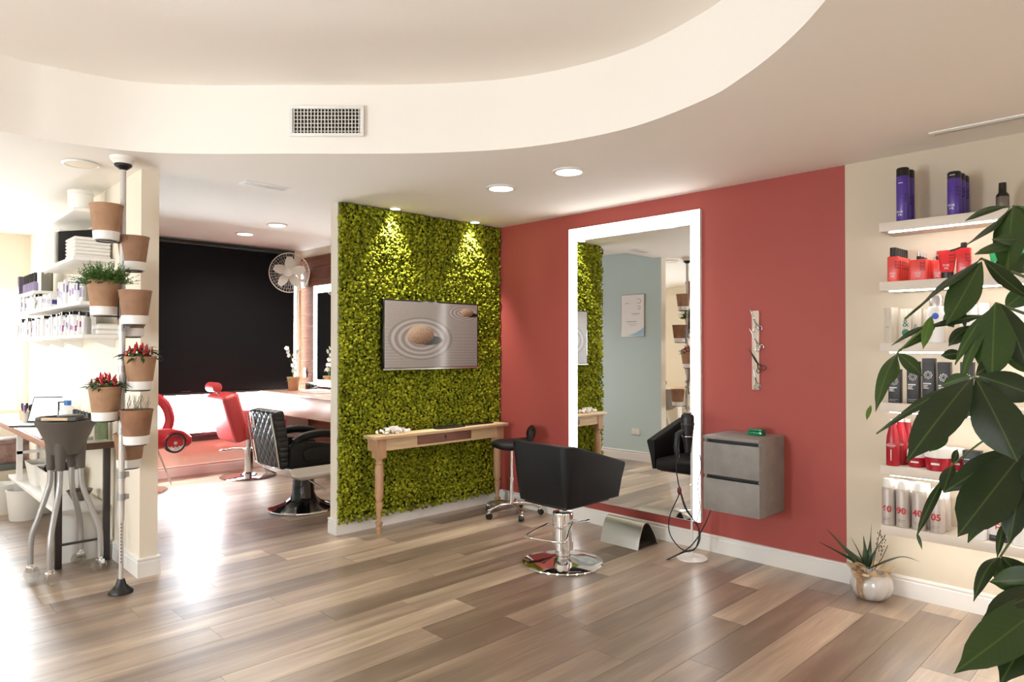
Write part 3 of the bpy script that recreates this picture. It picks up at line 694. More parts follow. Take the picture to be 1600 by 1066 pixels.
# ---- lit product shelves on the cream wall
ST = [2.23, 1.884, 1.528, 1.18, .814, .468]
ords = ['top', 'second', 'third', 'fourth', 'fifth', 'lowest']
SHELFW = M('off_white_shelf', rgb(224, 214, 202), .45)
for k, z in enumerate(ST):
    t = thing('product_shelf', '%s white wall shelf of the lit product display' % ords[k], 'shelf', (0, -3.514, z), 0, 'white lit product shelves')
    MB().box(-.25, -.001, -2.6, 0, -.052, 0).build('board', SHELFW, t, bevel=.002)
    MB().box(-.222, -.208, -2.56, -.045, -.058, -.0525).build('light_strip', LEDS, t, label='glowing light strip')
PURP = M('purple_bottle', rgb(82, 56, 152), .3); BCAP = M('black_cap', rgb(24, 22, 22), .35)
CORAL = M('coral_red_bottle', rgb(226, 72, 66), .32); CRIM = M('crimson_bottle', rgb(168, 30, 46), .25); REDTUBE = M('bright_red_tube', rgb(214, 38, 46), .3)
GREENT = M('mint_green_tube', rgb(46, 170, 110), .3); SILV = M('silver_cap', (.75, .75, .78, 1), .22, 1); WBOT = M('white_bottle', rgb(238, 237, 236), .3)
GREYB = M('pale_grey_aerosol', rgb(190, 180, 172), .38, .2); BOXW = M('washed_wood_carton', rgb(196, 186, 172), .6, var=(9, rgb(222, 214, 202), (8, 8, 1)))
BOXB = M('black_carton', rgb(26, 25, 28), .4); INKW = M('white_print', rgb(236, 234, 232), .5); INKD = M('dark_red_print', rgb(96, 16, 22), .5); INKR = M('red_print', rgb(186, 28, 36), .5); INKB = M('blue_print', rgb(62, 92, 196), .5); INKGR = M('green_print', rgb(28, 110, 82), .5); INKV = M('dark_violet_print', rgb(40, 22, 84), .5)
FR = -PI / 2
def spot_(xpx, ypx, X, z, name, label, cat, group):
    y = onx(xpx, ypx, X).y
    return thing(name, label, cat, (X, y, z), FR, group), y
def hpx(xpx, ytop, X, z): return onx(xpx, ytop, X).z - z
def rbox(m, wx, wy, z0, z1, r): return m.prism(rrect(wx, wy, r, 4), 'z', z0, z1)
def forme(t, x, y, z, s=.017, mat=INKW): text('FOR\nME', s, mat, t, (x, y, z))
# top shelf -----------------------------------------------------------------
def tall(xpx, ytop, label, group, num, r=.034, X=-.208):
    t, _ = spot_(xpx, ytop, X, ST[0], 'shampoo_bottle', label, 'bottle', group); h = hpx(xpx, ytop, X, ST[0])
    MB().lathe([(0, 0), (r - .002, 0), (r, .003), (r, h * .835), (r - .001, h * .84), (0, h * .84)], 28).build('body', PURP, t, smooth=40)
    MB().lathe([(0, h * .842), (r - .0005, h * .842), (r - .0005, h - .006), (r - .005, h), (0, h)], 28).build('cap', BCAP, t, smooth=40)
    forme(t, -.006, -r - .0012, .047); text(num, .04, INKV, t, (.012, -r - .0006, .13), (PI / 2, PI / 2, 0))
    MB().box(-.014, .010, -r - .0008, -r + .003, .218, .221).build('printed_line', INKW, t); return t
a = tall(1410.5, 263, 'front purple bottle of the pair at the left end of the top product shelf', 'purple bottles', '303')
dup(a, (-.125, a.location.y - .004, ST[0]), FR, 'rear purple bottle of the pair at the left end of the top product shelf')
a = tall(1491, 269, 'front purple bottle of the three near the middle of the top product shelf', 'purple bottles', '303')
dup(a, (-.135, a.location.y - .003, ST[0]), FR, 'middle purple bottle of the three on the top product shelf'); dup(a, (-.062, a.location.y - .005, ST[0]), FR, 'rearmost purple bottle of the three on the top product shelf')
t, _ = spot_(1566.5, 300, -.17, ST[0], 'spray_bottle', 'small grey bottle with black cap alone on the top product shelf', 'bottle', None); h = hpx(1566, 286, -.17, ST[0])
MB().lathe([(0, 0), (.029, 0), (.030, .003), (.030, h * .5), (.024, h * .56), (0, h * .56)], 24).build('body', M('grey_bottle', rgb(120, 114, 108), .35, .4), t, smooth=40)
MB().lathe([(0, h * .5), (.0305, h * .5), (.028, h * .58), (.018, h * .66), (.017, h), (0, h)], 24).build('cap', BCAP, t, smooth=40)
# second shelf --------------------------------------------------------------
def slab_bottle(xpx, ytop, label, group, num, wx, wy, X, z, mat, neck=.6, capf=.2, capmat=BCAP, pump=False, cat='bottle', shoulder=.012):
    t, _ = spot_(xpx, ytop, X, z, 'hair_product_bottle', label, cat, group); h = hpx(xpx, ytop, X, z); hb = h * (1 - capf)
    rbox(MB(), wx, wy, 0, hb, .012).build('body', mat, t, bevel=.006)
    r = min(wx, wy) * neck / 2
    if pump:
        MB().lathe([(0, hb), (r, hb), (r, hb + h * capf * .45), (0, hb + h * capf * .45)], 18).build('collar', capmat, t, smooth=40)
        MB().lathe([(0, hb + h * capf * .45), (r * .7, hb + h * capf * .45), (r * .72, h), (0, h)], 18).build('spray_cap', SILV, t, smooth=40)
    else: MB().lathe([(0, hb), (r, hb), (r, h - .003), (r - .003, h), (0, h)], 22).build('cap', capmat, t, smooth=40)
    forme(t, 0, -wy / 2 - .001, hb * .28, .016); text(num, .034, INKD, t, (.012, -wy / 2 - .001, hb * .66), (PI / 2, PI / 2, 0))
    return t
a = slab_bottle(1396, 387, 'front coral red bottle of the row of six on the red product shelf', 'coral bottle row', '223', .062, .034, -.215, ST[1], CORAL, 1.1, .26)
for k in range(1, 6): dup(a, (-.215 + k * .036, a.location.y - .001 * k, ST[1]), FR, '%s coral red bottle in the row of six on the red product shelf' % ['', 'second', 'third', 'fourth', 'fifth', 'rearmost'][k])
a = slab_bottle(1436, 394, 'front coral spray bottle of the three on the red product shelf', 'coral spray bottles', '220', .092, .05, -.205, ST[1], CORAL, .5, .27, BCAP, True)
for k in (1, 2): dup(a, (-.205 + k * .056, a.location.y, ST[1]), FR, '%s coral spray bottle of the three on the red product shelf' % ['', 'middle', 'rear'][k])
slab_bottle(1466, 393, 'single coral spray bottle beside the red tube on the product shelf', 'coral spray bottles', '223', .082, .045, -.14, ST[1], CORAL, .5, .3, BCAP, True)
def tube_(xpx, ytop, label, X, z, mat, num, wt=.05, tilt=0):
    t, _ = spot_(xpx, ytop, X, z, 'cream_tube', label, 'tube', None); h = hpx(xpx, ytop, X, z)
    vs_ = []; n = 20
    for i in range(7):
        f = i / 6; rx = .029 + (wt - .029) * f; ry = .022 * (1 - f) + .002
        vs_ += [(rx * math.cos(2 * PI * k / n), ry * math.sin(2 * PI * k / n), .034 + (h - .034) * f) for k in range(n)]
    fs = [(i * n + k, i * n + (k + 1) % n, (i + 1) * n + (k + 1) % n, (i + 1) * n + k) for i in range(6) for k in range(n)] + [tuple(range(n)), tuple(range(6 * n, 7 * n))]
    MB().add(vs_, fs).build('body', mat, t, smooth=50)
    MB().lathe([(0, 0), (.029, 0), (.030, .003), (.030, .034), (0, .034)], 22).build('cap', BCAP, t, smooth=40)
    f1 = text('FOR\nME', .017, INKW, t, (0, -.0225, h * .42), (math.radians(98), 0, 0)); text(num, .036, INKD, t, (.012, -.013, h * .7), (math.radians(98), PI / 2, 0)); return t
tube_(1480, 391, 'bright red tapered tube standing on its black cap on the product shelf', -.205, ST[1], REDTUBE, '313')
slab_bottle(1506, 379, 'tall red bottle with black cap right of the red tube', None, '227', .068, .04, -.195, ST[1], REDTUBE, .75, .16)
tube_(1561, 386, 'mint green tube half hidden by leaves on the red product shelf', -.19, ST[1], GREENT, '310')
tube_(1592, 388, 'mint green tube at the right edge behind the big plant', -.16, ST[1], GREENT, '310', .046)
# third shelf ---------------------------------------------------------------
def carton(xpx, ytop, label, X, z, mat, wx, wy, group=None):
    t, _ = spot_(xpx, ytop, X, z, 'product_box', label, 'box', group); h = hpx(xpx, ytop, X, z)
    MB().box(-wx / 2, wx / 2, -wy / 2, wy / 2, 0, h).build('carton', mat, t, bevel=.0015)
    return t, h
t, h = carton(1392, 481, 'pale washed wood carton at the left end of the third product shelf', -.20, ST[2], BOXW, .05, .06)
MB().tube([(-.01, -.031, h * .45), (0, -.031, h * .46), (.01, -.031, h * .43)], .0015, 5).build('printed_mark', INKGR, t); t.rotation_euler.z = FR - .35
t, h = carton(1417, 483, 'washed wood carton with green lettering on the third product shelf', -.16, ST[2], BOXW, .055, .05)
text('&', .055, INKGR, t, (0, -.0262, h * .48)); MB().lathe([(0, 0), (.02, 0), (.02, .0008), (0, .0008)], 20).xf(Matrix.Rotation(PI / 2, 4, 'X')).xf(Matrix.Translation((0, -.0256, h * .3))).build('printed_disc', INKGR, t)
t, h = carton(1433, 483, 'washed wood carton beside the green lettered one on the product shelf', -.14, ST[2], BOXW, .055, .05)
text('&', .045, M('grey_print', rgb(130, 124, 116), .6), t, (0, -.0262, h * .4))
t, h = carton(1444, 484, 'narrow washed wood carton left of the silver capped can', -.10, ST[2], BOXW, .05, .05)
def can(xpx, ytop, label, X, z, r, cap, body, capf=.24, group=None, cat='bottle'):
    t, _ = spot_(xpx, ytop, X, z, 'aerosol_can', label, cat, group); h = hpx(xpx, ytop, X, z); hb = h * (1 - capf)
    MB().lathe([(0, 0), (r - .003, 0), (r, .004), (r, hb * .93), (r * .93, hb * .97), (r * .8, hb), (0, hb)], 28).build('body', body, t, smooth=35)
    MB().lathe([(0, hb * .985), (r * .86, hb * .985), (r * .84, h - .01), (r * .7, h), (0, h)], 26).build('cap', cap, t, smooth=40)
    return t, h
for xp, yt, lb, X_ in ((1463, 462, 'white can with silver cap and blue mark on the third shelf', -.205), (1513, 471, 'white can with blue mark right of the big hanging leaf', -.19)):
    t, h = can(xp, yt, lb, X_, ST[2], .041, SILV if xp < 1500 else BCAP, WBOT, .22 if xp < 1500 else .06, 'white cans with blue marks')
    MB().lathe([(.0395, -.016), (.0418, -.014), (.0418, .014), (.0395, .016)], 40, (0, 0, h * .56)).build('printed_ring', WBOT, t)
    MB().ell((.004, -.0405, h * .56), (.017, .004, .018), 12, 8).build('printed_mark', INKB, t, smooth=60)
can(1537, 474, 'slim white bottle with pale pump on the third product shelf', -.15, ST[2], .03, WPLAST, WBOT, .2)
can(1594, 480, 'white bottle at the right edge of the third product shelf', -.16, ST[2], .034, WPLAST, WBOT, .2)
# fourth shelf: black cartons with a white cog emblem --------------------------
def blackbox(xpx, ytop, label, X, w_=.062, d_=.05):
    t, h = carton(xpx, ytop, label, X, ST[3], BOXB, w_, d_, 'black cog cartons')
    cz = h * .64; y = -d_ / 2 - .0012; r = w_ * .30
    MB().tube([((r + .0028 * math.cos(8 * a)) * math.cos(a), y, cz + (r + .0028 * math.cos(8 * a)) * math.sin(a)) for a in [2 * PI * k / 64 for k in range(64)]], .0011, 4, closed=True).tube([(r * .55 * math.cos(a), y, cz + r * .55 * math.sin(a)) for a in [2 * PI * k / 24 for k in range(24)]], .0009, 4, closed=True).build('cog_emblem', INKW, t)
    m = MB(); w2 = w_ * .4
    for q, (z, l) in enumerate(((.44, 1.6), (.405, 1.0), (.375, .8), (.345, 1.1))): m.box(-w2, -w2 + w2 * l, y, y + .001, h * z, h * z + (.006 if q == 0 else .003))
    m.box(-w2, w2 * .8, y, y + .001, h * .10, h * .105).box(-w2, w2 * .3, y, y + .001, h * .06, h * .065); m.build('printed_lines', INKW, t); return t
blackbox(1399, 577, 'leftmost and shortest black cog carton on the fourth product shelf', -.21)
blackbox(1428, 565, 'second black cog carton from the left on the fourth product shelf', -.20)
blackbox(1452, 560, 'third black cog carton from the left on the fourth product shelf', -.185)
blackbox(1476, 566, 'fourth black cog carton from the left half hidden by leaves', -.18)
blackbox(1512, 566, 'rightmost black cog carton deep behind the plant leaves', -.15)
# fifth shelf -----------------------------------------------------------------
def curvy(xpx, ytop, label, X):
    t, _ = spot_(xpx, ytop, X, ST[4], 'shampoo_bottle', label, 'bottle', 'crimson bottles'); h = hpx(xpx, ytop, X, ST[4]); r = .036
    MB().lathe([(0, 0), (r - .003, 0), (r, .004), (r * .98, h * .5), (r * .9, h * .64), (r * .66, h * .78), (r * .5, h * .9), (r * .5, h * .93), (0, h * .93)], 28).build('body', CRIM, t, smooth=45)
    MB().lathe([(0, h * .93), (r * .46, h * .93), (r * .46, h), (0, h)], 18).build('cap', WPLAST, t, smooth=40)
    m = MB().box(-.024, .022, -r - .0008, -r + .006, h * .445, h * .458).box(-.017, .014, -r - .0008, -r + .006, h * .485, h * .489).box(-.020, .018, -r - .0008, -r + .006, h * .42, h * .424).box(-.002, .002, -r - .0008, -r + .006, h * .12, h * .36); m.build('printed_lines', INKW, t); return t
curvy(1395, 656, 'leftmost crimson bottle with white cap on the fifth product shelf', -.205)
curvy(1407, 654, 'middle crimson bottle with white cap on the fifth product shelf', -.13)
curvy(1418, 655, 'rearmost crimson bottle of the three on the fifth product shelf', -.055)
def tub_(xpx, ytop, label, X, r):
    t, _ = spot_(xpx, ytop, X, ST[4], 'mask_jar', label, 'jar', 'crimson jars with white lids'); h = hpx(xpx, ytop, X, ST[4])
    MB().lathe([(0, 0), (r * .82, 0), (r * .9, .004), (r, h * .55), (0, h * .55)], 30).build('jar', CRIM, t, smooth=40)
    MB().lathe([(0, h * .55), (r * 1.03, h * .55), (r * 1.03, h * .84), (r * .95, h * .95), (r * .6, h), (0, h)], 30).build('lid', WPLAST, t, smooth=40)
    MB().box(-.02, .02, -r * .95 - .003, -r * .93 + .006, h * .26, h * .34).build('printed_label', INKW, t); return t
tub_(1433, 701, 'left crimson jar with white lid on the fifth product shelf', -.15, .05)
tub_(1466, 697, 'large crimson jar with white lid nearest the shelf edge', -.195, .066)
tub_(1496, 700, 'crimson jar with white lid behind the large one', -.09, .05)
t, h = carton(1520, 704, 'black carton right of the crimson jars on the fifth shelf', -.16, ST[4], BOXB, .085, .06)
MB().box(-.035, -.01, -.0312, -.030, h * .6, h * .62).box(-.035, -.015, -.0312, -.030, h * .4, h * .415).build('printed_lines', INKW, t)
# lowest shelf ------------------------------------------------------------------
for xp, yt, tx, nm in ((1388.5, 748, '60', 'leftmost'), (1411, 751, '90', 'second'), (1436, 754, '40', 'third'), (1465, 764, '05', 'fourth')):
    t, h = can(xp, yt, '%s grey spray can with red number on the lowest product shelf' % nm, -.212, ST[5], .036, WPLAST, GREYB, .17, 'grey spray cans with red numbers')
    text(tx, .05, INKR, t, (0, -.0372, h * .30), bold=.0012)
    MB().box(-.018, .018, -.0368, -.03, h * .16, h * .165).box(-.018, .01, -.0368, -.03, h * .12, h * .125).build('printed_lines', M('grey_print2', rgb(120, 112, 106), .6) if nm == 'leftmost' else bpy.data.materials['grey_print2'], t)
    t2, h2 = can(xp + 9, yt + 1, '%s rear grey spray can standing behind a numbered one' % nm, -.125, ST[5], .036, WPLAST, GREYB, .17, 'rear grey spray cans')
t, h = can(1530, 800, 'white rounded bottle left of the TOOLS tube on the lowest shelf', -.205, ST[5], .036, WPLAST, WBOT, .2)
t, _ = spot_(1560, 770, -.175, ST[5], 'styling_tube', 'large white tube lettered TOOLS on the lowest product shelf', 'tube', None)
rbox(MB(), .10, .05, .03, .235, .02).build('body', WBOT, t, bevel=.012); MB().box(-.04, .04, -.02, .02, 0, .03).build('cap', BCAP, t, bevel=.004)
text('TOOLS', .04, INKR, t, (.018, -.0256, .13), (PI / 2, -PI / 2, 0), bold=.0006)
can(1593, 800, 'white bottle beside the TOOLS tube at the right edge', -.19, ST[5], .034, INKR, WBOT, .3)

# ---- aloe in a pearly glass pot with a paper rose
t = thing('potted_aloe', 'aloe in a pearly swirled glass pot with beige ribbon rose on the floor', 'potted plant', (-.165, -3.435, 0))
PEARL = M('pearl_glass', rgb(206, 202, 198), .12, coat=.6); m = MB()
pr = [(0, 0), (.06, 0), (.085, .01), (.108, .045), (.114, .08), (.106, .12), (.09, .145), (.084, .152), (.078, .150), (.078, .10), (0, .09)]
m.lathe(pr, 72)
m.v = [(x * (1 + .05 * math.cos(11 * (math.atan2(y, x) + z * 11))) if z > .012 and math.hypot(x, y) > .08 else x, y * (1 + .05 * math.cos(11 * (math.atan2(y, x) + z * 11))) if z > .012 and math.hypot(x, y) > .08 else y, z) for x, y, z in m.v]
m.build('pot', PEARL, t, smooth=60)
PAPER = M('beige_crepe_paper', rgb(218, 194, 158), .7); RIB = M('tan_ribbon', rgb(176, 134, 98), .45)
vs_ = []; n = 80
for i in range(4):
    for k in range(n):
        a = 2 * PI * k / n; r = .078 + .014 * i + .010 * i * .5 * math.sin(9 * a + i) ; vs_.append((r * math.cos(a), r * math.sin(a), .143 + .014 * i + .008 * i * .5 * math.sin(11 * a)))
MB().add(vs_, [(i * n + k, i * n + (k + 1) % n, (i + 1) * n + (k + 1) % n, (i + 1) * n + k) for i in range(3) for k in range(n)]).build('paper_collar', PAPER, t, smooth=60)
rd = Vector((-.97, .24, 0)).normalized(); rp0 = rd * .112 + Vector((0, 0, .175))
rose = MB()
for q in range(4):
    pts = []; R0 = .012 + .012 * q
    for k in range(15): a = 2 * PI * k / 14 * .93 + q * 1.3; pts.append((R0 * math.cos(a), R0 * math.sin(a)))
    vv = [(x, y, .022 - .005 * q) for x, y in pts] + [(x * .75, y * .75, -.012) for x, y in pts]; vv = [(x * 1.15, y * 1.15, z) if z > 0 else (x, y, z) for x, y, z in vv]
    rose.add(vv, [(k, k + 1, 15 + k + 1, 15 + k) for k in range(14)])
qm = rd.to_track_quat('Z', 'Y').to_matrix().to_4x4(); rose.xf(Matrix.Translation(rp0) @ qm); rose.build('ribbon_rose', M('beige_ribbon', rgb(200, 172, 138), .5), t, smooth=60)
rb = MB()
for s in (-.012, .012):
    side = Vector((-rd.y, rd.x, 0)); path = [rd * .10 + Vector((0, 0, .165)), rd * .121 + Vector((0, 0, .12)), rd * .122 + Vector((0, 0, .08)), rd * .108 + Vector((0, 0, .035)), rd * .088 + Vector((0, 0, .008))]
    q = [p + side * (s - .007) for p in path] + [p + side * (s + .007) for p in path]; rb.add(q, [(i, i + 1, 5 + i + 1, 5 + i) for i in range(4)])
rb.build('ribbon_tails', RIB, t)
for q in (-1, 1):
    side = Vector((-rd.y, rd.x, 0)); MB().ell(rp0 + side * q * .035 + Vector((0, 0, -.012)), (.022, .022, .010), 10, 6).build('ribbon_bow', PAPER, t, smooth=60)
ALOE = M('aloe_green', rgb(44, 66, 40), .35, var=(20, rgb(62, 84, 50)))
def spear(P, w0, mat, parent, name='leaf', flat=.35):
    P = spline(P, 5); n = len(P); v_ = []; side0 = None
    for i, p in enumerate(P):
        tg = (P[min(i + 1, n - 1)] - P[max(i - 1, 0)]).normalized(); sd = tg.cross(Vector((0, 0, 1)))
        sd = sd.normalized() if sd.length > .05 else (side0 or Vector((.7, -.7, 0))); side0 = sd; up = sd.cross(tg)
        f = i / (n - 1); w_ = w0 * (1 - f ** 2.2) * (.85 + .4 * math.sin(PI * min(1, f * 1.6))) + .0008
        v_ += [p + sd * w_, p + up * w_ * flat * .3, p - sd * w_, p - up * w_ * flat]
    fs = [(i * 4 + k, i * 4 + (k + 1) % 4, (i + 1) * 4 + (k + 1) % 4, (i + 1) * 4 + k) for i in range(n - 1) for k in range(4)]
    return MB().add(v_, fs).build(name, mat, parent, smooth=60)
o0 = Vector((-.165, -3.435, 0))
def apt(x, y, X): return onx(x, y, X) - o0
for P, w_ in (([apt(1352, 885, -.165), apt(1320, 868, -.17), apt(1278, 846, -.16)], .017), ([apt(1352, 884, -.165), apt(1325, 862, -.14), apt(1292, 827, -.12)], .019), ([apt(1354, 886, -.165), apt(1342, 862, -.18), apt(1330, 840, -.19)], .011),
              ([apt(1354, 886, -.165), apt(1352, 862, -.15), apt(1349, 837, -.14)], .010), ([apt(1356, 886, -.165), apt(1359, 860, -.13), apt(1362, 818, -.12)], .009), ([apt(1357, 886, -.165), apt(1366, 862, -.15), apt(1386, 832, -.14)], .017),
              ([apt(1357, 888, -.165), apt(1390, 874, -.20), apt(1412, 870, -.21), apt(1438, 878, -.22)], .014), ([apt(1352, 886, -.165), apt(1340, 876, -.25), apt(1334, 870, -.28)], .014)):
    spear(P, w_ * 1.6, ALOE, t)
sp = MB(); ar = random.Random(5)
for k in range(40):
    z = .26 + .15 * ar.random(); a = ar.random() * 6.28; sp.ell((.02 + .022 * ar.random() * math.cos(a), -.04 + .03 * math.sin(a) * ar.random() - .06 * (z - .26), z), (.003, .003, .005), 5, 4)
sp.tube([(0, 0, .14), (.015, -.02, .28), (.02, -.045, .41)], .002, 5).tube([(0, 0, .14), (.03, -.05, .24), (.035, -.08, .32)], .002, 5).build('dried_sprig', M('dark_dried_sprig', rgb(64, 48, 40), .7), t)

# ---- big money tree at the right edge, close to the camera
def leaf_mat(name, a, b):
    m = bpy.data.materials.new(name); m.use_nodes = True; nt = m.node_tree; X.nt = nt; bs = nt.nodes['Principled BSDF']
    tc = nt.nodes.new('ShaderNodeTexCoord'); sp_ = nt.nodes.new('ShaderNodeSeparateXYZ'); nt.links.new(tc.outputs['Object'], sp_.inputs[0])
    x_, y_ = X(sp_.outputs[0]), X(sp_.outputs[1]); ay = X.op('ABSOLUTE', y_)
    vein = X.op('SINE', (x_ - ay * .9) * 420); vein = sstep(vein, .93, 1.0) * .25
    rib = sstep(ay, .0018, .0008)
    col = mixc(vein, a, b); col = mixc(rib * .5, col, rgb(92, 112, 54))
    nt.links.new(col.o, bs.inputs['Base Color']); bs.inputs['Roughness'].default_value = .38; bs.inputs['Specular IOR Level'].default_value = .45
    tr = nt.nodes.new('ShaderNodeBsdfTranslucent'); nt.links.new(col.o, tr.inputs[0]); mx = nt.nodes.new('ShaderNodeMixShader'); mx.inputs[0].default_value = .22
    out_ = nt.nodes['Material Output']; nt.links.new(bs.outputs[0], mx.inputs[1]); nt.links.new(tr.outputs[0], mx.inputs[2]); nt.links.new(mx.outputs[0], out_.inputs[0]); return m
LEAFM = [leaf_mat('money_tree_leaf', rgb(46, 70, 26), rgb(66, 92, 40)), leaf_mat('money_tree_leaf_shaded', rgb(34, 50, 22), rgb(50, 68, 34)), leaf_mat('money_tree_leaf_young', rgb(74, 102, 34), rgb(96, 124, 52))]  # second one is the same leaf with backlit shade put into its colour
base = at(1715, 543.5, 1.45); base.z = 0
tree = thing('money_tree', 'large leafy potted money tree reaching in at the right edge', 'potted plant', base)
BARK = M('money_tree_bark', rgb(112, 98, 74), .8, var=(20, rgb(86, 74, 56), (6, 6, 1)))
STEMM = M('green_stem', rgb(88, 104, 48), .5); POTC = M('dark_grey_planter', rgb(70, 68, 68), .5)
MB().lathe([(0, 0), (.15, 0), (.155, .01), (.19, .36), (.2, .365), (.2, .39), (.185, .39), (.18, .35), (0, .34)], 40).build('pot', POTC, tree, smooth=40)
MB().lathe([(0, .34), (.178, .345), (.178, .35), (0, .36)], 30).build('soil', M('soil', rgb(50, 38, 30), .9), tree)
for q in range(3):
    MB().tube([(.028 * math.cos(k * .55 + q * 2.09), .028 * math.sin(k * .55 + q * 2.09), .34 + k * .055) for k in range(24)], [.024 - .0004 * k for k in range(24)], 8).build('trunk', BARK, tree, smooth=60)
def leaf(bx, by, tx, ty, wpx, d0, d1, roll=0, droop=.12, fold=.22, mi=0, wide=.55):
    P0, P1 = at(bx, by, d0), at(tx, ty, d1); L_ = (P1 - P0).length; hw = wpx * (d0 + d1) / 2 / FPX / 2
    xd = (P1 - P0).normalized(); n0 = (CAM - (P0 + P1) / 2).normalized(); n0 = (n0 - xd * n0.dot(xd)).normalized()
    if n0.dot(Vector((0, 0, 1))) < -.3: pass
    n0 = Matrix.Rotation(roll, 3, xd) @ n0; yd = n0.cross(xd)
    hw = .86 * hw / max(.6, abs(math.cos(roll)))
    vs_ = []; ns = 12; cr = (-1, -.55, 0, .55, 1)
    for i in range(ns + 1):
        f = i / ns; e_ = math.log(.5) / math.log(wide); w_ = hw * (math.sin(PI * f ** e_) ** .82 if 0 < f < 1 else 0) * (1 - .18 * f ** 6)
        if i == 0: w_ = hw * .03
        if f > .9: w_ = hw * max(.01, w_ / hw * .75)
        zc = droop * L_ * 4 * f * (1 - f)
        for c in cr: vs_.append((f * L_, c * w_ + .0, zc + fold * abs(c) * w_ * -1 + .012 * L_ * math.sin(9 * f + c * 2) * abs(c)))
    fs = [(i * 5 + k, i * 5 + k + 1, (i + 1) * 5 + k + 1, (i + 1) * 5 + k) for i in range(ns) for k in range(4)]
    me = MB().add(vs_, fs).mesh('leaf', LEAFM[mi], 80)
    o = link('leaf', me, tree); mt = Matrix.Identity(4)
    for r_ in range(3): mt[r_][0], mt[r_][1], mt[r_][2], mt[r_][3] = xd[r_], yd[r_], n0[r_], P0[r_] - base[r_]
    o.matrix_basis = mt; return o
def stem(pts, r0=.004, r1=.0025):
    P = [at(*p) - base if len(p) == 3 and not isinstance(p, Vector) else p for p in pts]; S = spline(P, 6); n = len(S)
    MB().tube(S, [r0 + (r1 - r0) * i / (n - 1) for i in range(n)], 7).build('stem', STEMM, tree, smooth=60)
def tr(z, k=0): return Vector((.01 * k, 0, z))
stem([tr(1.62), (1640, 360, 1.48), (1583, 322, 1.45)]); stem([tr(1.6), (1620, 440, 1.4), (1533, 404, 1.36)]); stem([tr(1.5), (1625, 500, 1.32), (1556, 474, 1.27)])
stem([tr(1.45), (1600, 520, 1.38), (1530, 497, 1.34), (1450, 512, 1.32), (1402, 552, 1.3)], .0035, .0018); stem([tr(1.35), (1620, 610, 1.25), (1520, 590, 1.18)]); stem([tr(1.2), (1600, 650, 1.38), (1535, 690, 1.36), (1488, 727, 1.34)], .003, .0016)
stem([tr(1.25), (1655, 680, 1.3), (1596, 700, 1.22)]); stem([tr(1.1), (1640, 760, 1.25), (1590, 830, 1.22), (1563, 870, 1.2)], .003, .0018); stem([tr(1.0), (1690, 880, 1.2), (1645, 925, 1.12)])
stem([(1440, 522, 1.32), (1455, 508, 1.325), (1470, 508, 1.33)], .002, .002)
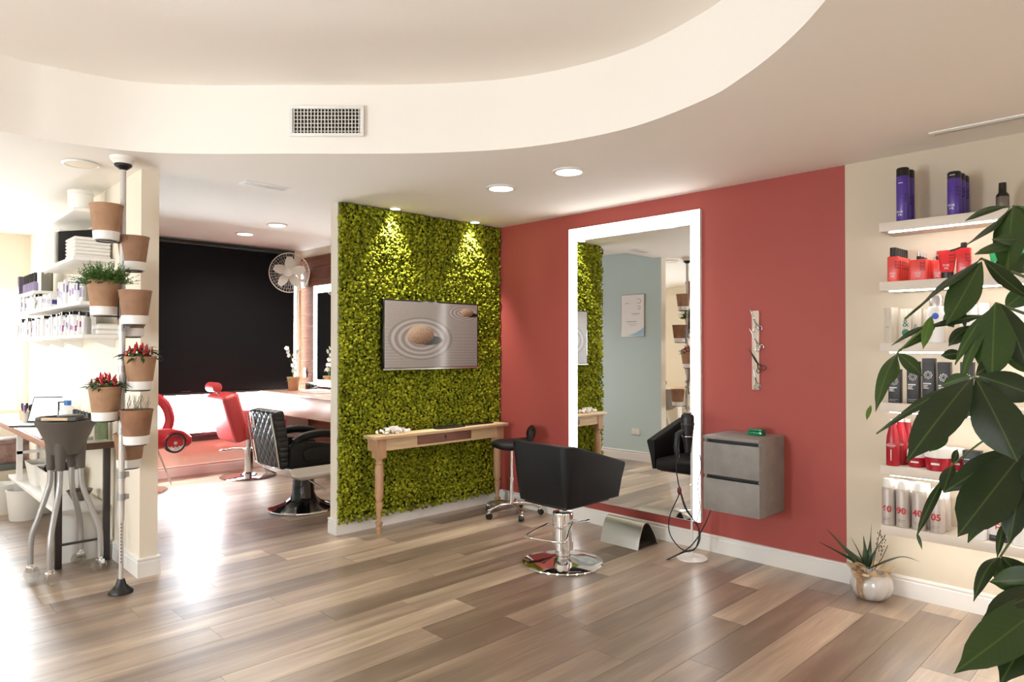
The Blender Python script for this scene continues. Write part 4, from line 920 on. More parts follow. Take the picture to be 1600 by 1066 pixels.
for L_ in [
    (1583, 322, 1574, 432, 52, 1.45, 1.36, .15, .05, .2, 0, .45), (1581, 322, 1508, 345, 13, 1.45, 1.5, .9, .12, .2, 1, .6), (1578, 324, 1484, 392, 11, 1.45, 1.38, 1.1, -.06, .2, 1, .5), (1588, 321, 1650, 372, 34, 1.45, 1.42, .3, .08, .2, 0, .5),
    (1640, 380, 1550, 374, 24, 1.42, 1.38, .5, .04, .2, 0, .6), (1612, 372, 1523, 397, 20, 1.41, 1.37, .7, .02, .2, 0, .6), (1600, 396, 1553, 434, 40, 1.42, 1.4, .2, .06, .2, 0, .5),
    (1533, 404, 1413, 499, 14, 1.36, 1.30, 1.05, .02, .2, 1, .4), (1533, 409, 1478, 508, 52, 1.36, 1.30, -.1, .05, .18, 0, .52), (1536, 405, 1615, 470, 26, 1.36, 1.34, .6, .05, .2, 1, .5), (1612, 448, 1570, 482, 34, 1.4, 1.42, .2, .03, .2, 0, .5),
    (1555, 473, 1550, 594, 66, 1.27, 1.2, .05, .06, .16, 0, .55), (1560, 474, 1606, 580, 48, 1.27, 1.24, -.4, .08, .2, 1, .5), (1550, 480, 1492, 570, 20, 1.27, 1.25, .7, .06, .2, 0, .5), (1550, 482, 1499, 604, 19, 1.27, 1.22, .6, .05, .2, 0, .55), (1570, 560, 1640, 570, 40, 1.3, 1.3, .1, .05, .2, 0, .5),
    (1540, 492, 1446, 512, 14, 1.30, 1.33, .6, .03, .2, 1, .5), (1455, 494, 1442, 546, 18, 1.32, 1.3, .1, .06, .2, 2, .45), (1446, 508, 1393, 540, 9, 1.32, 1.33, .8, .04, .2, 1, .4), (1462, 508, 1404, 547, 14, 1.33, 1.3, .5, -.05, .2, 0, .4), (1478, 487, 1490, 512, 22, 1.34, 1.32, .3, .05, .2, 0, .5),
    (1520, 508, 1482, 541, 26, 1.33, 1.33, .5, .12, .3, 1, .5), (1505, 552, 1470, 556, 20, 1.3, 1.31, .4, .08, .3, 1, .5), (1508, 515, 1500, 470, 10, 1.33, 1.36, .6, .05, .2, 1, .5),
    (1402, 552, 1368, 643, 25, 1.3, 1.24, .25, .14, .2, 0, .5), (1401, 553, 1392, 600, 19, 1.3, 1.26, -.1, .08, .2, 2, .6), (1403, 552, 1441, 588, 25, 1.3, 1.28, -.3, .12, .2, 0, .5), (1361, 633, 1354, 657, 8, 1.28, 1.27, .3, .08, .2, 2, .5),
    (1517, 592, 1416, 722, 66, 1.18, 1.10, .1, .07, .16, 1, .5), (1525, 592, 1590, 722, 80, 1.18, 1.12, -.1, .07, .16, 1, .55), (1512, 594, 1369, 678, 17, 1.19, 1.24, .8, .05, .2, 1, .45), (1530, 588, 1625, 622, 54, 1.18, 1.16, -.2, .08, .2, 1, .5), (1516, 588, 1470, 603, 26, 1.2, 1.24, .4, .06, .2, 0, .5), (1524, 586, 1558, 560, 26, 1.2, 1.25, .3, .05, .2, 1, .5),
    (1480, 672, 1452, 706, 26, 1.3, 1.28, .2, .05, .2, 0, .5), (1560, 650, 1640, 720, 60, 1.2, 1.15, .1, .06, .2, 1, .5), (1520, 600, 1500, 660, 30, 1.22, 1.24, .5, .04, .2, 1, .5),
    (1610, 692, 1496, 838, 84, 1.24, 1.15, .0, .06, .16, 1, .62), (1596, 700, 1512, 848, 42, 1.26, 1.2, .3, .06, .2, 0, .62), (1600, 708, 1576, 852, 44, 1.22, 1.18, -.1, .08, .2, 1, .6), (1594, 700, 1475, 770, 46, 1.26, 1.28, .3, .06, .2, 1, .5), (1615, 690, 1640, 830, 60, 1.2, 1.15, 0, .06, .2, 1, .5),
    (1488, 727, 1474, 770, 26, 1.34, 1.3, .2, .05, .2, 1, .5), (1480, 740, 1432, 838, 16, 1.34, 1.28, .3, .06, .2, 1, .55), (1433, 834, 1441, 860, 6, 1.285, 1.28, .1, -.1, .2, 1, .4), (1488, 726, 1496, 702, 12, 1.34, 1.36, .4, .05, .2, 1, .55),
    (1572, 810, 1558, 872, 14, 1.24, 1.2, .4, .05, .2, 1, .5), (1563, 870, 1521, 940, 24, 1.2, 1.14, .35, .16, .2, 1, .5), (1565, 870, 1612, 925, 46, 1.2, 1.14, -.2, .12, .2, 1, .5), (1562, 872, 1554, 905, 22, 1.2, 1.17, .1, .08, .2, 0, .5),
    (1645, 925, 1534, 968, 52, 1.12, 1.06, .25, .1, .2, 1, .55), (1640, 900, 1545, 909, 46, 1.14, 1.1, -.3, .06, .2, 0, .55), (1648, 928, 1490, 1052, 76, 1.12, 1.0, -.1, .08, .14, 0, .55), (1650, 935, 1562, 1070, 66, 1.12, 1.02, .2, .07, .16, 1, .6), (1650, 935, 1660, 1080, 70, 1.12, 1.02, 0, .07, .16, 1, .55)]:
    leaf(*L_)

# ================================================================== BARBER ROOM BEHIND
BLIND = M('black_blind_fabric', rgb(20, 20, 21), .85, spec=.1)
t = thing('roller_blind', 'large black roller blind lowered over the barber room window', 'blind', (-1.72, 3.512, 0))
MB().box(-1.33, 1.345, -.0015, .0015, .965, 2.72).build('fabric', BLIND, t)
MB().cyl((-1.34, 0, 2.735), (1.34, 0, 2.735), .03, n=16).build('roller', BLACKPL, t, smooth=40)
MB().box(-1.33, 1.33, -.012, .012, .945, .97).build('bottom_bar', BLACKPL, t, bevel=.004)
MB().box(-.055, .055, -.004, .0, .985, .99).build('pull_tab', GREYPL, t)
# horizontal board cladding on the right-hand wall
wr = bpy.data.objects['wall_back_room_right']; cm = MB().box(-.014, -.001, .14, 3.535, .0015, .1475).mesh('board', CLAD, bevel=.002, seg=1)
cr_ = random.Random(9)
for k in range(18): link('board', cm, wr, (-.25 - cr_.random() * .004, 0, -.02 + k * .15 if k else .0))
WX = -.268
t = thing('lit_barber_mirror', 'tall barber mirror with glowing border on the brown board wall', 'mirror', (WX, 2.5, 0))
MB().box(-.028, 0, -.62, .62, 1.015, 2.285).build('back_box', WHITE, t)
MB().box(-.034, -.029, -.53, .53, 1.10, 2.19).build('glass', MIRROR, t)
for a in ((-.62, -.535, 1.015, 2.285), (.535, .62, 1.015, 2.285), (-.535, .535, 2.195, 2.285), (-.535, .535, 1.015, 1.095)): MB().box(-.036, -.029, *a).build('light_border', LEDM, t)
t = thing('wall_counter', 'long wood barber counter under the glowing mirror', 'counter', (0, 0, 0))
MB().box(-.86, WX, 1.3, 3.44, .935, .965).build('worktop', COUNTER, t, bevel=.003)
MB().box(-.85, -.83, 1.31, 3.42, .70, .935).build('apron', COUNTER, t, bevel=.002); MB().box(-.83, WX, 3.40, 3.42, .70, .935).build('end_panel', COUNTER, t); MB().box(-.83, WX, 1.31, 1.33, .70, .935).build('end_panel', COUNTER, t)
MB().box(-.80, WX, 3.32, 3.36, 0, .70).build('support_panel', WHITE, t); MB().box(-.80, WX, 1.36, 1.40, 0, .70).build('support_panel', WHITE, t)
# wall fan
fc = Vector((-.60, 3.19, 2.44)); t = thing('wall_fan', 'white caged wall fan beside the black blind', 'fan', fc)
nrm = Vector((-.62, -.78, -.05)).normalized(); t.rotation_mode = 'QUATERNION'; t.rotation_quaternion = nrm.to_track_quat('Z', 'Y')
FW = M('fan_white', rgb(226, 222, 214), .4)
m = MB()
for k in range(48):
    a = 2 * PI * k / 48; m.tube([(.05 * math.cos(a), .05 * math.sin(a), .075), (.16 * math.cos(a), .16 * math.sin(a), .07), (.235 * math.cos(a), .235 * math.sin(a), .03), (.245 * math.cos(a), .245 * math.sin(a), 0)], .0012, 4)
for r_, z in ((.10, .074), (.16, .07), (.205, .052)): m.tube([(r_ * math.cos(2 * PI * k / 40), r_ * math.sin(2 * PI * k / 40), z) for k in range(40)], .0012, 4, closed=True)
m.build('front_cage', FW, t)
m = MB()
for k in range(36):
    a = 2 * PI * k / 36; m.tube([(.05 * math.cos(a), .05 * math.sin(a), -.075), (.16 * math.cos(a), .16 * math.sin(a), -.07), (.245 * math.cos(a), .245 * math.sin(a), 0)], .0012, 4)
m.build('rear_cage', FW, t)
MB().tube([(.245 * math.cos(2 * PI * k / 48), .245 * math.sin(2 * PI * k / 48), 0) for k in range(48)], .006, 6, closed=True).build('rim', FW, t, smooth=60)
MB().lathe([(0, .085), (.045, .083), (.055, .074), (.05, .066), (0, .066)], 24).build('badge', FW, t, smooth=50)
for k in range(5):
    bl = MB(); vs_ = []
    for i in range(9):
        f = i / 8; r_ = .035 + .165 * f; w_ = .028 + .042 * math.sin(PI * min(1, f * .85 + .12)); tw = .5 - .25 * f
        vs_ += [(r_, -w_ * math.cos(tw), -w_ * math.sin(tw)), (r_, w_ * math.cos(tw) * .8, w_ * math.sin(tw) * .8)]
    bl.add(vs_, [(2 * i, 2 * i + 1, 2 * i + 3, 2 * i + 2) for i in range(8)]); o = bl.build('blade', FW, t, smooth=80, rot=(0, 0, 2 * PI * k / 5 + .3))
MB().lathe([(0, .03), (.035, .03), (.035, -.02), (.055, -.08), (.06, -.14), (.04, -.17), (0, -.17)], 20).build('motor', FW, t, smooth=45)
qi = t.rotation_quaternion.inverted()
def loc_(p): return qi @ (Vector(p) - fc)
MB().tube([loc_((-.50, 3.30, 2.43)), loc_((-.42, 3.36, 2.37)), loc_((-.30, 3.37, 2.37))], .02, 10).build('arm', FW, t, smooth=60)
mm = MB().box(-.32, -.27, 3.31, 3.43, 2.28, 2.47); mm.v = [tuple(loc_(p)) for p in mm.v]; mm.build('wall_mount', FW, t, bevel=.01)
# orchid
t = thing('potted_orchid', 'white orchid in a terracotta pot on the barber counter', 'potted plant', (-.55, 3.17, .965))
TERRA = M('terracotta', rgb(176, 124, 86), .8, var=(9, rgb(152, 104, 72)), bump=(40, .1))
MB().lathe([(0, 0), (.055, 0), (.058, .005), (.072, .15), (.08, .152), (.08, .17), (.07, .17), (.066, .14), (0, .135)], 28).build('pot', TERRA, t, smooth=40)
OST = M('orchid_stem', rgb(120, 140, 80), .5); OFL = M('orchid_petal', rgb(244, 242, 240), .5)
for s, tx, ty in ((1, -.05, .03), (-1, .03, -.05)):
    st_ = spline([(0, 0, .13), (s * .01, .01, .28), (tx * .6, ty * .6, .44), (tx * 1.6, ty * 1.6, .55)], 5); MB().tube(st_, .003, 5).build('stem', OST, t)
    for k in range(6):
        c = st_[min(len(st_) - 1, 4 + 2 * k)] + Vector((gr.uniform(-.025, .025), gr.uniform(-.025, .025), 0)); fl = MB()
        for q in range(5):
            a = 2 * PI * q / 5; fl.ell((.016 * math.cos(a), 0, .016 * math.sin(a)), (.015, .004, .015), 8, 5)
        fl.build('flower', OFL, t, smooth=60, loc=c, rot=(gr.uniform(-.5, .5), gr.uniform(-.5, .5), gr.uniform(-1.2, .4)))
for q in range(4):
    a = q * 1.6 + 3.6; spear([Vector((0, 0, .13)), Vector((.05 * math.cos(a), .05 * math.sin(a), .17)), Vector((.11 * math.cos(a), .11 * math.sin(a), .10))], .022, M('orchid_leaf', rgb(72, 128, 46), .4) if q == 0 else bpy.data.materials['orchid_leaf'], t)
t = thing('card_holder', 'small black angled holder on the barber counter', 'holder', (-.43, 2.93, .965))
MB().prism([(-.06, 0), (.07, 0), (.07, .085), (.05, .095), (-.05, .075), (-.06, .06)], 'x', -.05, .05).build('body', BLACKGL, t, bevel=.004); MB().box(-.04, .04, -.045, .05, .097, .10).xf(Matrix.Rotation(.18, 4, 'X')).build('cards', WHITE, t)
t = thing('towel', 'folded white towel lying on the barber counter', 'towel', (-.55, 2.55, .965))
MB().box(-.13, .13, -.2, .2, 0, .018).build('lower_fold', WBOT, t, bevel=.008); MB().box(-.125, .12, -.19, .19, .018, .034).build('upper_fold', WBOT, t, bevel=.007)
t = thing('light_switch', 'pale switch plate on the brown board wall', 'switch', (WX, 3.40, 1.177), -PI / 2)
MB().box(-.035, .035, -.010, 0, -.06, .06).build('plate', STEEL, t, bevel=.002); MB().box(-.018, .018, -.014, -.010, -.025, .025).build('rocker', WPLAST, t, bevel=.002)

# ---- black barber chair (front towards +x)
t = thing('barber_chair', 'black quilted barber chair on a flared black pedestal behind the moss wall', 'barber chair', (-1.50, 1.08, 0))
MB().lathe([(0, 0), (.31, 0), (.318, .008), (.314, .018), (.30, .022)], 56).build('base_rim', CHROME, t, smooth=40)
MB().lathe([(.302, .02), (.24, .04), (.17, .065), (.125, .10), (.104, .15), (.098, .24), (.096, .30), (0, .30)], 48).build('pedestal', BLACKGL, t, smooth=50)
MB().lathe([(0, .29), (.055, .29), (.055, .35), (0, .35)], 24).build('piston', CHROME, t, smooth=40)
QUILT = M('black_quilted_leather', rgb(30, 29, 30), .38)
def quilt(m):
    nt = m.node_tree; b = nt.nodes['Principled BSDF']; X.nt = nt; tc = nt.nodes.new('ShaderNodeTexCoord'); sp_ = nt.nodes.new('ShaderNodeSeparateXYZ'); nt.links.new(tc.outputs['Object'], sp_.inputs[0])
    y_, z_ = X(sp_.outputs[1]), X(sp_.outputs[2]); a = X.op('ABSOLUTE', X.op('SINE', (y_ + z_) * 34)); c = X.op('ABSOLUTE', X.op('SINE', (y_ - z_) * 34)); h_ = X.op('POWER', X.op('MINIMUM', a, c), .4)
    bp = nt.nodes.new('ShaderNodeBump'); bp.inputs['Distance'].default_value = .012; bp.inputs['Strength'].default_value = .8; nt.links.new(h_.o, bp.inputs['Height']); nt.links.new(bp.outputs[0], b.inputs['Normal'])
quilt(QUILT)
sh = MB().prism([(-.27, .44), (-.25, .36), (-.16, .325), (.22, .325), (.30, .37), (.30, .44)], 'y', -.24, .24); sh.build('seat_pan', CHROME, t, bevel=.025, seg=3)
MB().box(-.24, .33, -.205, .205, .43, .58).build('seat_cushion', BLACKLEA, t, bevel=.05, seg=4)
for s in (-1, 1):
    MB().prism([(-.27, .43), (-.27, .60), (-.22, .665), (.02, .64), (.24, .60), (.30, .52), (.28, .43)], 'y', s * .245 - .03, s * .245 + .03).build('side_shell', BLACKLEA if s < 0 else BLACKLEA, t, bevel=.02, seg=3)
    pd = [(-.22, s * .245, .655), (-.12, s * .245, .70), (.05, s * .245, .715), (.24, s * .245, .69)]
    MB().tube(spline(pd, 6), .036, 12).build('armrest', BLACKLEA, t, smooth=60)
    v_, f_ = pad(.02, 0, .535, .17, .03, .075, 3, 28, 8); MB().add([(x, y + s * .285, z) for x, y, z in v_], f_).build('side_pad', BLACKLEA, t, smooth=60)
    MB().prism([(-.275, .43), (.30, .43), (.30, .335), (.2, .31), (-.16, .31), (-.25, .35)], 'y', s * .262 - .012, s * .262 + .012).build('chrome_side', CHROME, t, bevel=.008)
bk = MB().box(-.06, .055, -.25, .25, 0, .52); bk.xf(Matrix.Translation((-.275, 0, .43)) @ Matrix.Rotation(-.17, 4, 'Y')); bk.build('backrest', QUILT, t, bevel=.03, seg=4)
fr = MB().tube([tuple(Matrix.Translation((-.285, 0, .43)) @ Matrix.Rotation(-.17, 4, 'Y') @ Vector(p)) for p in ((-.062, -.24, .50), (-.062, -.25, .25), (-.062, -.24, .03), (-.062, .0, -.005), (-.062, .24, .03), (-.062, .25, .25), (-.062, .24, .50))], .007, 8); fr.build('back_frame', CHROME, t, smooth=60)
hb = MB().box(-.066, -.058, .12, .185, .36, .50); hb.xf(Matrix.Translation((-.285, 0, .43)) @ Matrix.Rotation(-.17, 4, 'Y')); hb.build('back_handle', CHROME, t, bevel=.004)
MB().box(.50, .56, -.03, .03, .70, .735).build('headrest_bracket', STEEL, t) if False else None
MB().tube([(.28, -.15, .34), (.45, -.15, .22), (.52, -.15, .12)], .016, 8).tube([(.28, .15, .34), (.45, .15, .22), (.52, .15, .12)], .016, 8).build('footrest_arm', CHROME, t, smooth=60)
MB().box(.40, .60, -.19, .19, .10, .125).build('footrest_plate', CHROME, t, bevel=.006)
MB().cyl((.0, -.10, .28), (.06, -.30, .20), .009, n=10).build('pump_lever', CHROME, t, smooth=50)

# ---- red barber chair
t = thing('red_barber_chair', 'red leather barber chair with headrest before the black blind', 'barber chair', (-1.20, 2.99, 0))
MB().lathe([(0, 0), (.305, 0), (.31, .008), (.30, .014), (.15, .03), (.06, .05), (.05, .06), (0, .06)], 56).build('base_disc', CHROME, t, smooth=40)
MB().lathe([(0, .05), (.055, .05), (.055, .30), (.065, .305), (.065, .33), (.03, .335), (.03, .46), (0, .46)], 28).build('column', CHROME, t, smooth=35)
MB().tube([(0, 0, .32), (-.15, .03, .335), (-.25, .05, .325)], .009, 8).ell((-.27, .055, .322), (.04, .02, .016), 12, 8).build('pump_lever', CHROME, t, smooth=60)
MB().box(-.26, .30, -.26, .26, .455, .60).build('seat', REDLEA, t, bevel=.05, seg=4)
for s in (-1, 1):
    MB().prism([(-.15, .47), (-.15, .62), (.0, .76), (.26, .73), (.33, .66), (.31, .50), (.2, .455)], 'y', s * .28 - .04, s * .28 + .04).build('armrest', REDLEA, t, bevel=.03, seg=3)
    MB().tube(spline([(-.13, s * .325, .50), (-.06, s * .325, .64), (.04, s * .325, .745)], 5), .005, 6).build('piping', CHROME, t)
bk = MB().box(-.10, .09, -.27, .27, 0, .56); bk.xf(Matrix.Translation((-.15, 0, .445)) @ Matrix.Rotation(-.3, 4, 'Y')); bk.build('backrest', REDLEA, t, bevel=.055, seg=4)
bk = MB().box(.07, .12, -.19, .19, .12, .54); bk.xf(Matrix.Translation((-.15, 0, .445)) @ Matrix.Rotation(-.3, 4, 'Y')); bk.build('back_pad', REDLEA, t, bevel=.03, seg=3)
MB().cyl((-.40, -.12, 1.055), (-.40, .12, 1.055), .056, n=20).build('headrest', REDLEA, t, bevel=.018)
MB().cyl((-.32, 0, .95), (-.395, 0, 1.04), .012, n=8).build('headrest_post', CHROME, t)
MB().box(-.22, -.1, -.1, .1, .425, .455).build('tilt_mechanism', DSTEEL, t, bevel=.01)
MB().tube([(.30, -.2, .48), (.48, -.2, .30), (.55, -.2, .22), (.55, .2, .22), (.48, .2, .30), (.30, .2, .48)], .012, 8).build('footrest', CHROME, t, smooth=60)

# ---- red toy-car children's chair (mostly behind the pillar)
t = thing('car_chair', 'red toy car shaped children chair with silver wheel partly behind the pillar', 'chair', (-2.36, 2.92, 0))
CARR = M('car_red_plastic', rgb(188, 40, 50), .2, coat=.6); TYRE = M('dark_tyre', rgb(54, 50, 52), .6)
MB().lathe([(0, 0), (.25, 0), (.25, .012), (.06, .04), (.05, .06), (.05, .46), (0, .46)], 36).build('pedestal', CHROME, t, smooth=40)
bd = MB().prism([(-.34, .50), (-.34, .62), (-.24, .70), (.02, .67), (.22, .66), (.36, .62), (.44, .55), (.44, .48), (.40, .45), (-.28, .45)], 'y', -.2, .22); bd.build('car_body', CARR, t, bevel=.04, seg=3)
MB().box(-.2, .12, -.15, .17, .60, .70).build('seat', REDLEA, t, bevel=.03, seg=3)
arch = [(.20, -.12, .62), (.235, -.12, .74), (.20, -.12, .88), (.10, -.12, .98), (-.06, -.12, 1.02)]
MB().tube(spline(arch, 6), .052, 12).build('roof_arch', CARR, t, smooth=60)
MB().box(-.33, -.24, -.17, .19, .60, .98).build('backrest', CARR, t, bevel=.04, seg=3)
wc = Vector((.27, -.165, .50))
wl = MB().lathe([(.084, -.04), (.10, -.04), (.106, -.03), (.106, .03), (.10, .04), (.084, .04)], 36, closed=True).xf(Matrix.Translation(wc) @ Matrix.Rotation(PI / 2, 4, 'X')).build('wheel', TYRE, t, smooth=40)
m = MB().lathe([(0, .02), (.022, .024), (.024, .034), (0, .038)], 18).lathe([(.070, .03), (.084, .036), (.084, .02), (.070, .02)], 32, closed=True)
for k in range(8): a = 2 * PI * k / 8; m.add(*(lambda q: (q.v, q.f))(MB().box(.016, .075, -.009, .009, .022, .032).xf(Matrix.Rotation(a, 4, 'Z'))))
m.xf(Matrix.Translation(wc) @ Matrix.Rotation(PI / 2, 4, 'X')); m.build('hub_cap', M('silver_plastic', rgb(214, 212, 214), .3, .3), wl, smooth=40)
fe = [((.112 + .02) * math.cos(a), (.112 + .02) * math.sin(a)) for a in [math.radians(10 + 160 * k / 16) for k in range(17)]] + [(.112 * math.cos(a), .112 * math.sin(a)) for a in [math.radians(170 - 160 * k / 16) for k in range(17)]]
MB().prism([(wc.x + x, wc.z + z) for x, z in fe], 'y', -.225, -.10).build('fender', CARR, t, smooth=40)
for a, b in (((.17, .1, .45), (.36, .2, .0)), ((-.2, .1, .45), (-.36, .2, .0)), ((-.2, -.1, .45), (-.36, -.2, .0))): MB().cyl(a, b, .009, n=8).build('leg', CHROME, t)

# ================================================================== POT POLE AND COLOUR BAR (left)
PX, PY = -3.36, -.19
t = thing('plant_pole', 'white tension pole with plant pot rings from floor to ceiling', 'plant stand', (PX, PY, 0))
POLEW = M('pole_white_grey', rgb(204, 200, 196), .35, .2)
MB().lathe([(0, 0), (.068, 0), (.068, .012), (.05, .028), (.03, .05), (.022, .08), (.02, .085), (0, .085)], 32).build('rubber_foot', BLACKPL, t, smooth=50)
MB().cyl((0, 0, .08), (0, 0, .45), .0125, n=16).build('lower_tube', POLEW, t, smooth=40)
hm = MB().lathe([(0, 0), (.004, 0), (.004, .0012), (0, .0012)], 10).mesh('adjusting_hole', DSTEEL)
fd = math.atan2(-4.67, -1.22)
for k in range(12): link('adjusting_hole', hm, t, (.0125 * math.cos(fd), .0125 * math.sin(fd), .19 + k * .021), (0, PI / 2, fd))
MB().cyl((0, 0, .44), (0, 0, 2.61), .017, n=18).build('upper_tube', POLEW, t, smooth=40)
MB().lathe([(0, 2.59), (.02, 2.595), (.046, 2.615), (.05, 2.622), (.048, 2.63), (0, 2.63)], 28).build('rubber_cap', BLACKPL, t, smooth=50)
MB().lathe([(0, 2.63), (.052, 2.63), (.06, 2.645), (.072, 2.655), (.074, H), (0, H)], 32).build('ceiling_plate', WPLAST, t, smooth=40)
for z in (.585, .72, .99, 1.06, 1.37, 1.44, 1.62): MB().cyl((0, 0, z - .02), (0, 0, z + .02), .023, n=16).box(.015, .04, -.012, .012, z - .015, z + .015).build('clamp', GALV, t, smooth=40)
CORK = [M('pot_clay_%d' % k, rgb(*a), .85, var=(7, rgb(*b)), bump=(60, .15)) for k, (a, b) in enumerate((((176, 139, 108), (146, 110, 84)), ((158, 122, 96), (130, 96, 74)), ((160, 114, 84), (108, 78, 60))))]
SAUC = M('white_saucer', rgb(236, 234, 230), .4)
pot_pts = {}
def pot(key, xpx, ytop, ybot, dd, mat, label, name='plant_pot', cat='plant pot', lean=0):
    d = 4.18 + dd; pt, pb_ = at(xpx, ytop, d), at(xpx, ybot, d); c = Vector((pb_.x, pb_.y, pb_.z)); h = pt.z - pb_.z
    o = thing(name, label, cat, c, rnd.random() * 6)
    MB().lathe([(0, .012), (.066, .012), (.069, .04), (.089, h - .012), (.091, h - .010), (.092, h), (.083, h), (.080, h - .03), (0, h - .035)], 32).build('pot', CORK[mat], o, smooth=35)
    MB().lathe([(0, 0), (.066, 0), (.070, .004), (.073, .052), (.070, .053), (.067, .012), (0, .012)], 32).build('saucer', SAUC, o, smooth=35)
    pot_pts[key] = (c, h, o); return o, h
pots = [('a', 166, 320, 376, -.06, 0, 'empty clay pot in the highest ring on the pole', 0), ('b', 208, 370, 423, .08, 1, 'empty clay pot second from the top on the pole beside the pillar', 0),
        ('c', 162, 439, 493, -.06, 0, 'clay pot with feathery green fern on the left of the pole', 1), ('d', 211, 454, 507, -.08, 1, 'empty clay pot just right of the fern on the pole', 0),
        ('e', 205, 470, 526, .12, 2, 'clay pot with white base half hidden behind the empty one', 0), ('f', 219, 557, 609, .03, 0, 'clay pot with red chilli plant on the right of the pole', 2),
        ('g', 164, 604, 657, -.06, 0, 'clay pot with red chilli plant on the left of the pole', 2), ('h', 213, 640, 694, -.065, 2, 'reddish clay pot with dry silvery herb on the pole', 3),
        ('i', 202, 677, 730, .13, 1, 'lowest empty clay pot behind the pole', 0)]
FERN = M('fern_green', rgb(86, 122, 48), .6, var=(30, rgb(52, 88, 32))); CHL = M('chilli_leaf', rgb(58, 80, 34), .45); CHR = M('chilli_red', rgb(190, 30, 36), .25); HERB = M('dry_silver_herb', rgb(126, 122, 96), .8)
pr_ = random.Random(21)
pole_v = Vector((PX, PY, 0))
for key, xp, y0, y1, dd, mt, lb, pl in pots:
    o, h = pot(key, xp, y0, y1, dd, mt, lb, 'plant_pot' if not pl else 'potted_plant', 'plant pot' if not pl else 'potted plant'); c = pot_pts[key][0]
    if pl: MB().lathe([(0, h - .02), (.081, h - .022), (.081, h - .03), (0, h - .03)], 24).build('soil', bpy.data.materials['soil'], o)
    # ring and arm belong to the pole
    m = MB().tube([(c.x - PX + .052 * math.cos(2 * PI * k / 24), c.y - PY + .052 * math.sin(2 * PI * k / 24), c.z - .005) for k in range(24)], .004, 6, closed=True)
    dv = Vector((c.x - PX, c.y - PY, 0)); un = dv.normalized(); m.tube([un * .012 + Vector((0, 0, c.z - .005)), un * (dv.length - .05) + Vector((0, 0, c.z - .005))], .0045, 6)
    if dv.length > .1: m.tube([un * .022 + Vector((0, 0, c.z - .02)), un * .022 + Vector((0, 0, c.z + h))], .0035, 6)
    m.build('pot_ring', DSTEEL, t, smooth=60)
    if pl == 1:
        fm = MB()
        for k in range(260):
            a = pr_.random() * 6.28; r0 = pr_.random() * .075; el = pr_.uniform(-.1, 1.45); L_ = pr_.uniform(.06, .145)
            b0 = Vector((r0 * math.cos(a), r0 * math.sin(a), h - .02)); dr_ = Vector((math.cos(a) * math.cos(el), math.sin(a) * math.cos(el), math.sin(el))); tp = b0 + dr_ * L_
            fm.tube([b0, b0 + dr_ * L_ * .6 + Vector((0, 0, .004)), tp], [.0011, .0009, .0004], 3)
            for q in range(14):
                f = .2 + .8 * q / 13; p = b0 + dr_ * L_ * f; sd = Vector((pr_.uniform(-1, 1), pr_.uniform(-1, 1), pr_.uniform(-.2, 1))).normalized() * .034 * (1.25 - f)
                w_ = dr_ * .0045; fm.add([p - w_, p + w_, p + sd], [(0, 1, 2)])
        fm.build('fern_fronds', FERN, o)
    elif pl == 2:
        fm = MB()
        for k in range(80):
            a = pr_.random() * 6.28; r0 = pr_.uniform(.0, .085); z0 = h + pr_.uniform(-.012, .055) * (1 - r0 / .14); L_ = pr_.uniform(.045, .085)
            b0 = Vector((r0 * math.cos(a), r0 * math.sin(a), z0)); dv_ = Vector((math.cos(a), math.sin(a), pr_.uniform(-.5, .45))).normalized(); sd = Vector((-math.sin(a), math.cos(a), pr_.uniform(-.3, .3))) * L_ * .2
            fm.add([b0, b0 + dv_ * L_ * .45 + sd, b0 + dv_ * L_ + Vector((0, 0, -.012)), b0 + dv_ * L_ * .45 - sd, b0 + dv_ * L_ * .45 + Vector((0, 0, .004))], [(0, 1, 4), (1, 2, 4), (2, 3, 4), (3, 0, 4)])
        for k in range(10): a = k * .63; fm.tube([(0, 0, h - .03), (.03 * math.cos(a), .03 * math.sin(a), h + .02), (.055 * math.cos(a), .055 * math.sin(a), h + .05)], .0015, 4)
        fm.build('leaves', CHL, o)
        cm_ = MB().lathe([(0, 0), (.0075, .004), (.0085, .014), (.006, .032), (.002, .045), (0, .047)], 8).mesh('chilli', CHR, 60)
        for k in range(17):
            a = k * 2.4 + .3; r0 = .02 + .062 * (k / 16); link('chilli', cm_, o, (r0 * math.cos(a), r0 * math.sin(a), h + .045 - .045 * (k / 16)), (pr_.uniform(-.45, .45), pr_.uniform(-.45, .45), 0))
    elif pl == 3:
        fm = MB()
        for k in range(60):
            a = pr_.random() * 6.28; r0 = pr_.uniform(0, .07); tl = pr_.uniform(.06, .11); b0 = Vector((r0 * math.cos(a), r0 * math.sin(a), h - .02)); tp = b0 + Vector((pr_.uniform(-.03, .03), pr_.uniform(-.03, .03), tl))
            fm.tube([b0, (b0 + tp) / 2 + Vector((.006, 0, 0)), tp], .0008, 3)
            for q in range(6):
                p = b0 + (tp - b0) * (.3 + .7 * q / 5); s_ = Vector((pr_.uniform(-1, 1), pr_.uniform(-1, 1), .6)) * .007; fm.add([p, p + s_, p + s_ * .5 + Vector((0, .003, .002))], [(0, 1, 2)])
        fm.build('dry_sprigs', HERB, o)

CLEARW = pane_mat('clear_wheel_acrylic', (.92, .92, .9, 1), .22)
